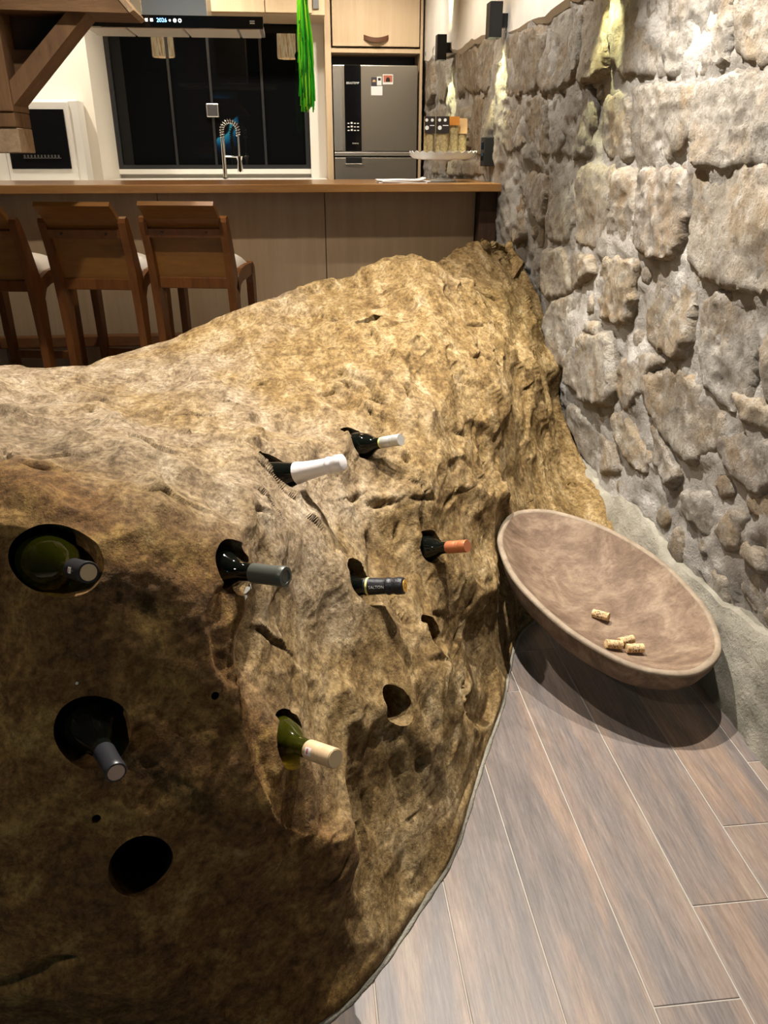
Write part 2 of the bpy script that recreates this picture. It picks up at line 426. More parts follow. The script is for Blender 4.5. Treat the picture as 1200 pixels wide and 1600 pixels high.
# ------------------------------------------------------------------ ceiling and plain walls
tag(MB().box(-3.6, 1.3, -3.1, 7.7, 2.80, 2.9).build('ceiling', MAT['ceiling']), kind='structure')
tag(MB().box(-3.7, -3.55, -3.1, 7.7, 0, 2.8).build('wall_left', MAT['leftwall']), kind='structure')
tag(MB().box(-3.6, 1.3, -3.2, -3.05, 0, 2.8).build('wall_rear', MAT['darkwall']), kind='structure')
WX0, WX1, WZ0, WZ1 = -1.475, 0.185, 1.175, 2.30
wb = MB()
wb.box(-3.6, WX0, 7.50, 7.62, 0, 2.8); wb.box(WX1, 1.3, 7.50, 7.62, 0, 2.8)
wb.box(WX0, WX1, 7.50, 7.62, 0, WZ0); wb.box(WX0, WX1, 7.50, 7.62, WZ1, 2.8)
tag(wb.build('wall_back', MAT['cream']), kind='structure')
# projecting block of wall left of the window niche
tag(MB().box(-3.55, -1.466, 6.80, 7.50, 0, 2.8).build('wall_niche', MAT['cream']), kind='structure')

# ------------------------------------------------------------------ stone wall on the right
NY, NZ = 420, 150
Ys = np.linspace(-0.5, 7.5, NY); Zs = np.linspace(0.0, 2.05, NZ)
bx = np.array([-0.5, 2.6, 3.41, 3.53, 3.87, 4.18, 4.55, 4.76, 5.14, 5.44, 5.86, 6.48, 7.14, 7.6])
bz = np.array([1.86, 1.845, 1.837, 1.833, 1.825, 1.836, 1.845, 1.858, 1.894, 1.902, 1.911, 1.95, 1.962, 1.99])
yy, zz = np.meshgrid(Ys, Zs); q = np.stack([np.zeros(yy.size), yy.ravel(), zz.ravel()], 1)
dx = 0.013 * fbm(q * 6, 4, 0.6, 3) + 0.007 * ridged(q * 17, 3, 9) + 0.03 * vnoise(q * 1.3, 21)
xs = 1.112 - dx
V = np.stack([xs, q[:, 1], q[:, 2]], 1)
mb = MB(); mb.v = [tuple(p) for p in V]
mb.f = [(r * NY + c, r * NY + c + 1, (r + 1) * NY + c + 1, (r + 1) * NY + c) for r in range(NZ - 1) for c in range(NY - 1)]
b0 = len(mb.v)
mb.v += [(1.30, -0.5, 0), (1.30, 7.5, 0), (1.30, 7.5, 2.05), (1.30, -0.5, 2.05)]
c00, c10, c11, c01 = 0, NY - 1, NY * NZ - 1, NY * (NZ - 1)
mb.f += [(b0, b0 + 3, b0 + 2, b0 + 1)]
mb.f += [tuple([b0 + 1] + [b0] + list(range(0, NY))), tuple([b0 + 3, b0 + 2] + list(range(c11, c01 - 1, -1)))]
mb.f += [tuple([b0, b0 + 3] + [r * NY for r in range(NZ - 1, -1, -1)]), tuple([b0 + 2, b0 + 1] + [r * NY + NY - 1 for r in range(NZ)])]
WALL = tag(mb.build('wall_right', MAT['mortar'], smooth=True, sharp=60), kind='structure')
# smooth plaster above the masonry, with a wavy lower edge
pb = MB(); n = 90; py = np.linspace(-0.5, 7.5, n)
pz = np.interp(py, bx, bz) + 0.012 * vnoise(np.stack([py * 6, py * 0, py * 0], 1), 5) + 0.006 * vnoise(np.stack([py * 23, py * 0, py * 0], 1), 8)
vs = []
for y, z in zip(py, pz):
    xo = 1.088 + 0.004 * math.sin(y * 3.1)
    vs += [(1.29, y, z), (xo + 0.02, y, z - 0.004), (xo, y, z + 0.02), (xo, y, 2.8), (1.29, y, 2.8)]
fs = []
for i in range(n - 1):
    for k in range(5):
        k2 = (k + 1) % 5; fs.append((i * 5 + k, i * 5 + k2, (i + 1) * 5 + k2, (i + 1) * 5 + k))
fs += [tuple(range(5)), tuple((n - 1) * 5 + k for k in range(4, -1, -1))]
pb.add(vs, fs).build('plaster', MAT['plaster'], WALL, smooth=True, sharp=30)

STONES = """4.522,1.836 3.842,1.800 3.841,1.555 4.425,1.564
3.898,1.824 3.401,1.800 3.344,1.616 3.441,1.552 3.785,1.534
3.387,1.829 3.093,1.794 3.046,1.569 3.251,1.555 3.337,1.570
3.058,1.798 2.540,1.709 2.547,1.513 2.907,1.553 3.004,1.613
2.524,1.721 2.243,1.677 2.219,1.563 2.227,1.521 2.339,1.498 2.516,1.512 2.556,1.580
2.156,1.656 1.957,1.631 1.905,1.491 2.043,1.493 2.133,1.533
4.394,1.499 4.100,1.513 4.004,1.333 4.346,1.312
4.025,1.530 3.687,1.528 3.646,1.287 3.915,1.332
3.646,1.514 3.519,1.534 3.454,1.317 3.605,1.280
3.477,1.534 3.217,1.517 3.143,1.460 3.119,1.315 3.242,1.287 3.418,1.310
3.041,1.475 2.827,1.480 2.770,1.427 2.765,1.294 2.880,1.288 3.005,1.321
2.750,1.494 2.374,1.476 2.328,1.368 2.409,1.303 2.536,1.277 2.703,1.272 2.753,1.408
2.326,1.462 2.085,1.484 1.901,1.478 1.830,1.287 2.073,1.276 2.258,1.279 2.318,1.384
3.998,1.228 3.676,1.223 3.655,1.151 3.683,1.002 3.875,1.072 4.104,1.177
3.596,1.217 3.251,1.213 3.200,1.099 3.262,0.986 3.554,0.973
3.170,1.249 2.855,1.248 2.857,1.120 2.918,1.007 3.104,0.989 3.162,1.101
2.818,1.245 2.675,1.238 2.617,1.096 2.648,1.023 2.825,1.021 2.820,1.122
2.641,1.248 2.342,1.257 2.298,1.154 2.309,1.039 2.438,1.016 2.579,1.030
2.269,1.255 1.824,1.270 1.733,1.025 1.863,0.998 2.094,0.996 2.208,1.024 2.254,1.156
4.296,1.171 4.105,1.133 3.954,0.937 4.154,0.888
3.584,0.908 3.273,0.941 3.171,0.798 3.481,0.723
3.190,0.940 2.957,0.958 2.929,0.893 3.135,0.811
2.808,0.968 2.589,0.979 2.586,0.888 2.599,0.791 2.819,0.761 2.872,0.862
2.451,0.938 2.336,0.991 2.177,0.994 2.177,0.924 2.162,0.800 2.232,0.752 2.439,0.753 2.493,0.882
2.111,0.917 2.045,0.959 1.847,0.955 1.829,0.865 1.817,0.747 1.865,0.699 2.035,0.721 2.101,0.822
1.795,0.972 1.723,0.998 1.638,0.768 1.725,0.742 1.793,0.850
3.356,0.717 3.027,0.789 3.048,0.656 3.145,0.517 3.265,0.474 3.419,0.609
2.986,0.656 2.721,0.700 2.655,0.554 2.681,0.475 2.864,0.434 3.079,0.440 3.121,0.523
2.610,0.645 2.437,0.714 2.267,0.724 2.392,0.658 2.438,0.558 2.532,0.496 2.628,0.549
2.401,0.639 2.236,0.700 2.090,0.712 1.941,0.667 1.911,0.635 1.928,0.580 2.053,0.487 2.126,0.484 2.255,0.507 2.375,0.576
1.898,0.618 1.755,0.661 1.606,0.683 1.576,0.603 1.708,0.531 1.821,0.529 1.896,0.573
1.882,0.745 1.633,0.754 1.612,0.699 1.791,0.675
2.637,0.440 2.483,0.473 2.320,0.413 2.314,0.348 2.450,0.338 2.617,0.379
2.061,0.386 1.914,0.434 1.887,0.378 1.891,0.326 2.012,0.320
1.807,0.443 1.725,0.467 1.718,0.429 1.726,0.360 1.802,0.327 1.865,0.349
1.727,0.514 1.630,0.561 1.572,0.556 1.630,0.483 1.713,0.476
1.708,0.402 1.631,0.405 1.597,0.352 1.720,0.344
1.588,0.369 1.514,0.435 1.478,0.336 1.579,0.329
1.621,0.475 1.552,0.536 1.524,0.460 1.597,0.449
3.079,0.358 2.852,0.347 2.662,0.334 2.548,0.264 2.760,0.174 2.920,0.189 3.068,0.264
2.934,0.728 2.819,0.738 2.817,0.691 2.954,0.675
2.342,0.511 2.205,0.472 2.098,0.429 2.142,0.358 2.279,0.402
7.175,1.961 6.819,1.958 6.748,1.703 7.133,1.661
6.663,1.927 6.353,1.914 6.139,1.735 6.306,1.645 6.592,1.673
6.050,1.919 5.792,1.901 5.660,1.679 5.949,1.645
5.726,1.894 5.285,1.879 5.201,1.669 5.445,1.648 5.616,1.677
5.126,1.884 4.738,1.858 4.764,1.721 4.739,1.619 5.068,1.634
5.397,1.613 4.989,1.590 4.956,1.451 4.990,1.300 5.337,1.333
4.910,1.608 4.671,1.587 4.604,1.441 4.723,1.300 4.866,1.283
6.613,1.618 6.166,1.605 5.982,1.300 6.413,1.300
5.965,1.603 5.484,1.547 5.414,1.315 5.907,1.300
6.906,1.267 6.158,1.271 6.222,1.172 6.888,1.148
6.079,1.271 5.620,1.273 5.599,1.169 6.058,1.158
5.532,1.274 4.792,1.254 4.776,1.188 5.511,1.171
7.125,1.605 6.765,1.616 6.593,1.309 7.047,1.300"""
from mathutils.geometry import delaunay_2d_cdt
def stone_mesh(poly, seed, proud):
    """flat-faced quarry stone: hewn outline, crisp edge, rough face (local: -X out of the wall, Y, Z)"""
    P = np.array(poly); c = P.mean(0); P = c + (P - c) * (1.17 if c[0] < 3.4 else 1.10)
    Q = np.roll(P, -1, 0); P = np.stack([P * 0.86 + Q * 0.14, P * 0.14 + Q * 0.86], 1).reshape(-1, 2)
    ext = P.max(0) - P.min(0); size = math.sqrt(max(1e-4, ext[0] * ext[1]))
    stp = max(0.011, size / 26)
    seg = np.linalg.norm(np.roll(P, -1, 0) - P, axis=1); s = np.r_[0, np.cumsum(seg)]; P2 = np.r_[P, P[:1]]
    N = max(24, int(s[-1] / stp)); tt = np.linspace(0, s[-1], N, endpoint=False)
    O = np.stack([np.interp(tt, s, P2[:, i]) for i in (0, 1)], 1)
    nz = 0.010 * vnoise(np.c_[O * 22, np.full(N, seed * 1.7)], 3) + 0.007 * vnoise(np.c_[O * 60, np.full(N, seed * 1.7)], 6)
    dirs = (O - c) / (np.linalg.norm(O - c, axis=1, keepdims=True) + 1e-6); O = O + dirs * (nz * min(1, size / 0.15))[:, None]
    rr = np.random.default_rng(seed)
    gx, gy = np.meshgrid(np.arange(P[:, 0].min(), P[:, 0].max(), stp), np.arange(P[:, 1].min(), P[:, 1].max(), stp * 0.9))
    gq = np.stack([gx.ravel(), gy.ravel()], 1) + rr.uniform(-0.3, 0.3, (gx.size, 2)) * stp
    dmin = np.sqrt(((gq[:, None] - O[None]) ** 2).sum(2)).min(1)
    x0, y0 = O[:, 0], O[:, 1]; x1, y1 = np.roll(x0, -1), np.roll(y0, -1)
    cr = ((y0[None] > gq[:, 1:]) != (y1[None] > gq[:, 1:])) & (gq[:, :1] < (x1 - x0)[None] * (gq[:, 1:] - y0[None]) / ((y1 - y0)[None] + 1e-12) + x0[None])
    gq = gq[(cr.sum(1) % 2 == 1) & (dmin > stp * 0.45)]
    allp = np.r_[O, gq]
    v2, _, f2, *_r = delaunay_2d_cdt([Vector(p) for p in allp], [(i, (i + 1) % N) for i in range(N)], [], 1, 1e-6)
    v2 = np.array([tuple(v) for v in v2]); n2 = len(v2)
    de = np.sqrt(((v2[:, None] - O[None]) ** 2).sum(2)).min(1)
    h = np.clip(de / 0.016, 0, 1) ** 0.6
    p3 = np.c_[v2, np.full(n2, seed * 3.1)]
    amp = min(1.2, size / 0.18)
    d = -0.004 + (proud + 0.004) * h + h * amp * (0.010 * fbm(p3 * 5, 4, 0.5, 1) + 0.0035 * ridged(p3 * 24, 2, 4))
    d = d + h * ((v2 - c) @ rr.uniform(-0.07, 0.07, 2))
    vs = [(-dd, a - c[0], b - c[1]) for dd, (a, b) in zip(d, v2)]
    fs = [tuple(f) for f in f2]
    # sides running back into the wall
    first = [int(np.argmin(((v2 - o) ** 2).sum(1))) for o in O]
    b0 = len(vs); vs += [(0.03, v2[i][0] - c[0], v2[i][1] - c[1]) for i in first]
    for k in range(N):
        k2 = (k + 1) % N
        if first[k] != first[k2]: fs.append((first[k], first[k2], b0 + k2, b0 + k))
    fs.append(tuple(range(b0, b0 + N)))
    return vs, fs, c
for i, line in enumerate(STONES.strip().split('\n')):
    poly = [tuple(map(float, s.split(','))) for s in line.split()]
    vs, fs, c = stone_mesh(poly, i + 1, rnd.uniform(0.008, 0.022))
    o = MB().add(vs, fs).build('stone', MAT['stone'], WALL, local=True, smooth=True, sharp=60)
    base = 1.108 - 0.03 * float(vnoise(np.array([[0, c[0] * 1.3, c[1] * 1.3]]), 21)[0])
    o.location = (base, c[0], c[1])

# small chinking stones pushed into the wider mortar gaps
PLY = [np.array([tuple(map(float, s.split(','))) for s in line.split()]) for line in STONES.strip().split('\n')]
PLY = [p.mean(0) + (p - p.mean(0)) * 1.12 for p in PLY]
frg = random.Random(41); placed = []
def clear_of(y, z, r):
    for p in PLY:
        a, b = p, np.roll(p, -1, 0); e = b - a; q_ = np.array([y, z]) - a
        tt_ = np.clip((q_ * e).sum(1) / ((e * e).sum(1) + 1e-9), 0, 1)
        if np.sqrt(((q_ - tt_[:, None] * e) ** 2).sum(1)).min() < r: return False
        ins = ((a[:, 1] > z) != (b[:, 1] > z)) & (y < (b[:, 0] - a[:, 0]) * (z - a[:, 1]) / (b[:, 1] - a[:, 1] + 1e-12) + a[:, 0])
        if ins.sum() % 2: return False
    return all(math.hypot(y - a, z - b) > r + c for a, b, c in placed)
for _ in range(2600):
    y, z = frg.uniform(1.25, 3.9), frg.uniform(0.20, 1.75); r = frg.choice([0.09, 0.07, 0.055, 0.04, 0.03])
    if clear_of(y, z, r * 0.95): placed.append((y, z, r))
for i, (y, z, r) in enumerate(placed):
    n_ = frg.randint(5, 7); ph = frg.uniform(0, 6)
    poly = [(y + r * frg.uniform(0.75, 1.15) * math.cos(ph + 2 * math.pi * k / n_) * 1.1, z + r * frg.uniform(0.7, 1.05) * math.sin(ph + 2 * math.pi * k / n_)) for k in range(n_)]
    vs, fs, c = stone_mesh(poly, 200 + i, frg.uniform(0.001, 0.007))
    o = MB().add(vs, fs).build('stone', MAT['stone'], WALL, local=True, smooth=True, sharp=60)
    o.location = (1.108 - 0.03 * float(vnoise(np.array([[0, c[0] * 1.3, c[1] * 1.3]]), 21)[0]), c[0], c[1])

# rough cement footing along the bottom of the wall
n = 150; fy = np.linspace(-0.5, 4.3, n)
top = np.interp(fy, [-0.5, 1.2, 1.6, 2.0, 2.3, 2.7, 3.2, 4.3], [0.30, 0.27, 0.22, 0.20, 0.19, 0.17, 0.15, 0.13])
top = top + 0.03 * fbm(np.stack([fy * 5, fy * 0, fy * 0], 1), 3, 0.5, 77)
K = 16; vs = []
for i in range(n):
    for k in range(K):
        u = k / (K - 1); z = -0.01 + u * (top[i] + 0.01)
        th = 0.052 * (1 - u) ** 0.7 + 0.012 * (1 - u * u)
        pn = np.array([[0.3, fy[i], z]])
        dd = 0.010 * float(fbm(pn * 8, 3, 0.55, 5)[0]) + 0.004 * float(ridged(pn * 30, 2, 6)[0])
        vs.append((1.098 - th - dd * (1 if k < K - 1 else 0.3), fy[i], z))
    vs.append((1.14, fy[i], top[i])); vs.append((1.14, fy[i], -0.01))
W_ = K + 2; fs = []
for i in range(n - 1):
    for k in range(W_):
        k2 = (k + 1) % W_; fs.append((i * W_ + k, i * W_ + k2, (i + 1) * W_ + k2, (i + 1) * W_ + k))
fs += [tuple(range(W_)), tuple((n - 1) * W_ + k for k in range(W_ - 1, -1, -1))]
tag(MB().add(vs, fs).build('trim_1', MAT['cement'], smooth=True, sharp=50), kind='structure')

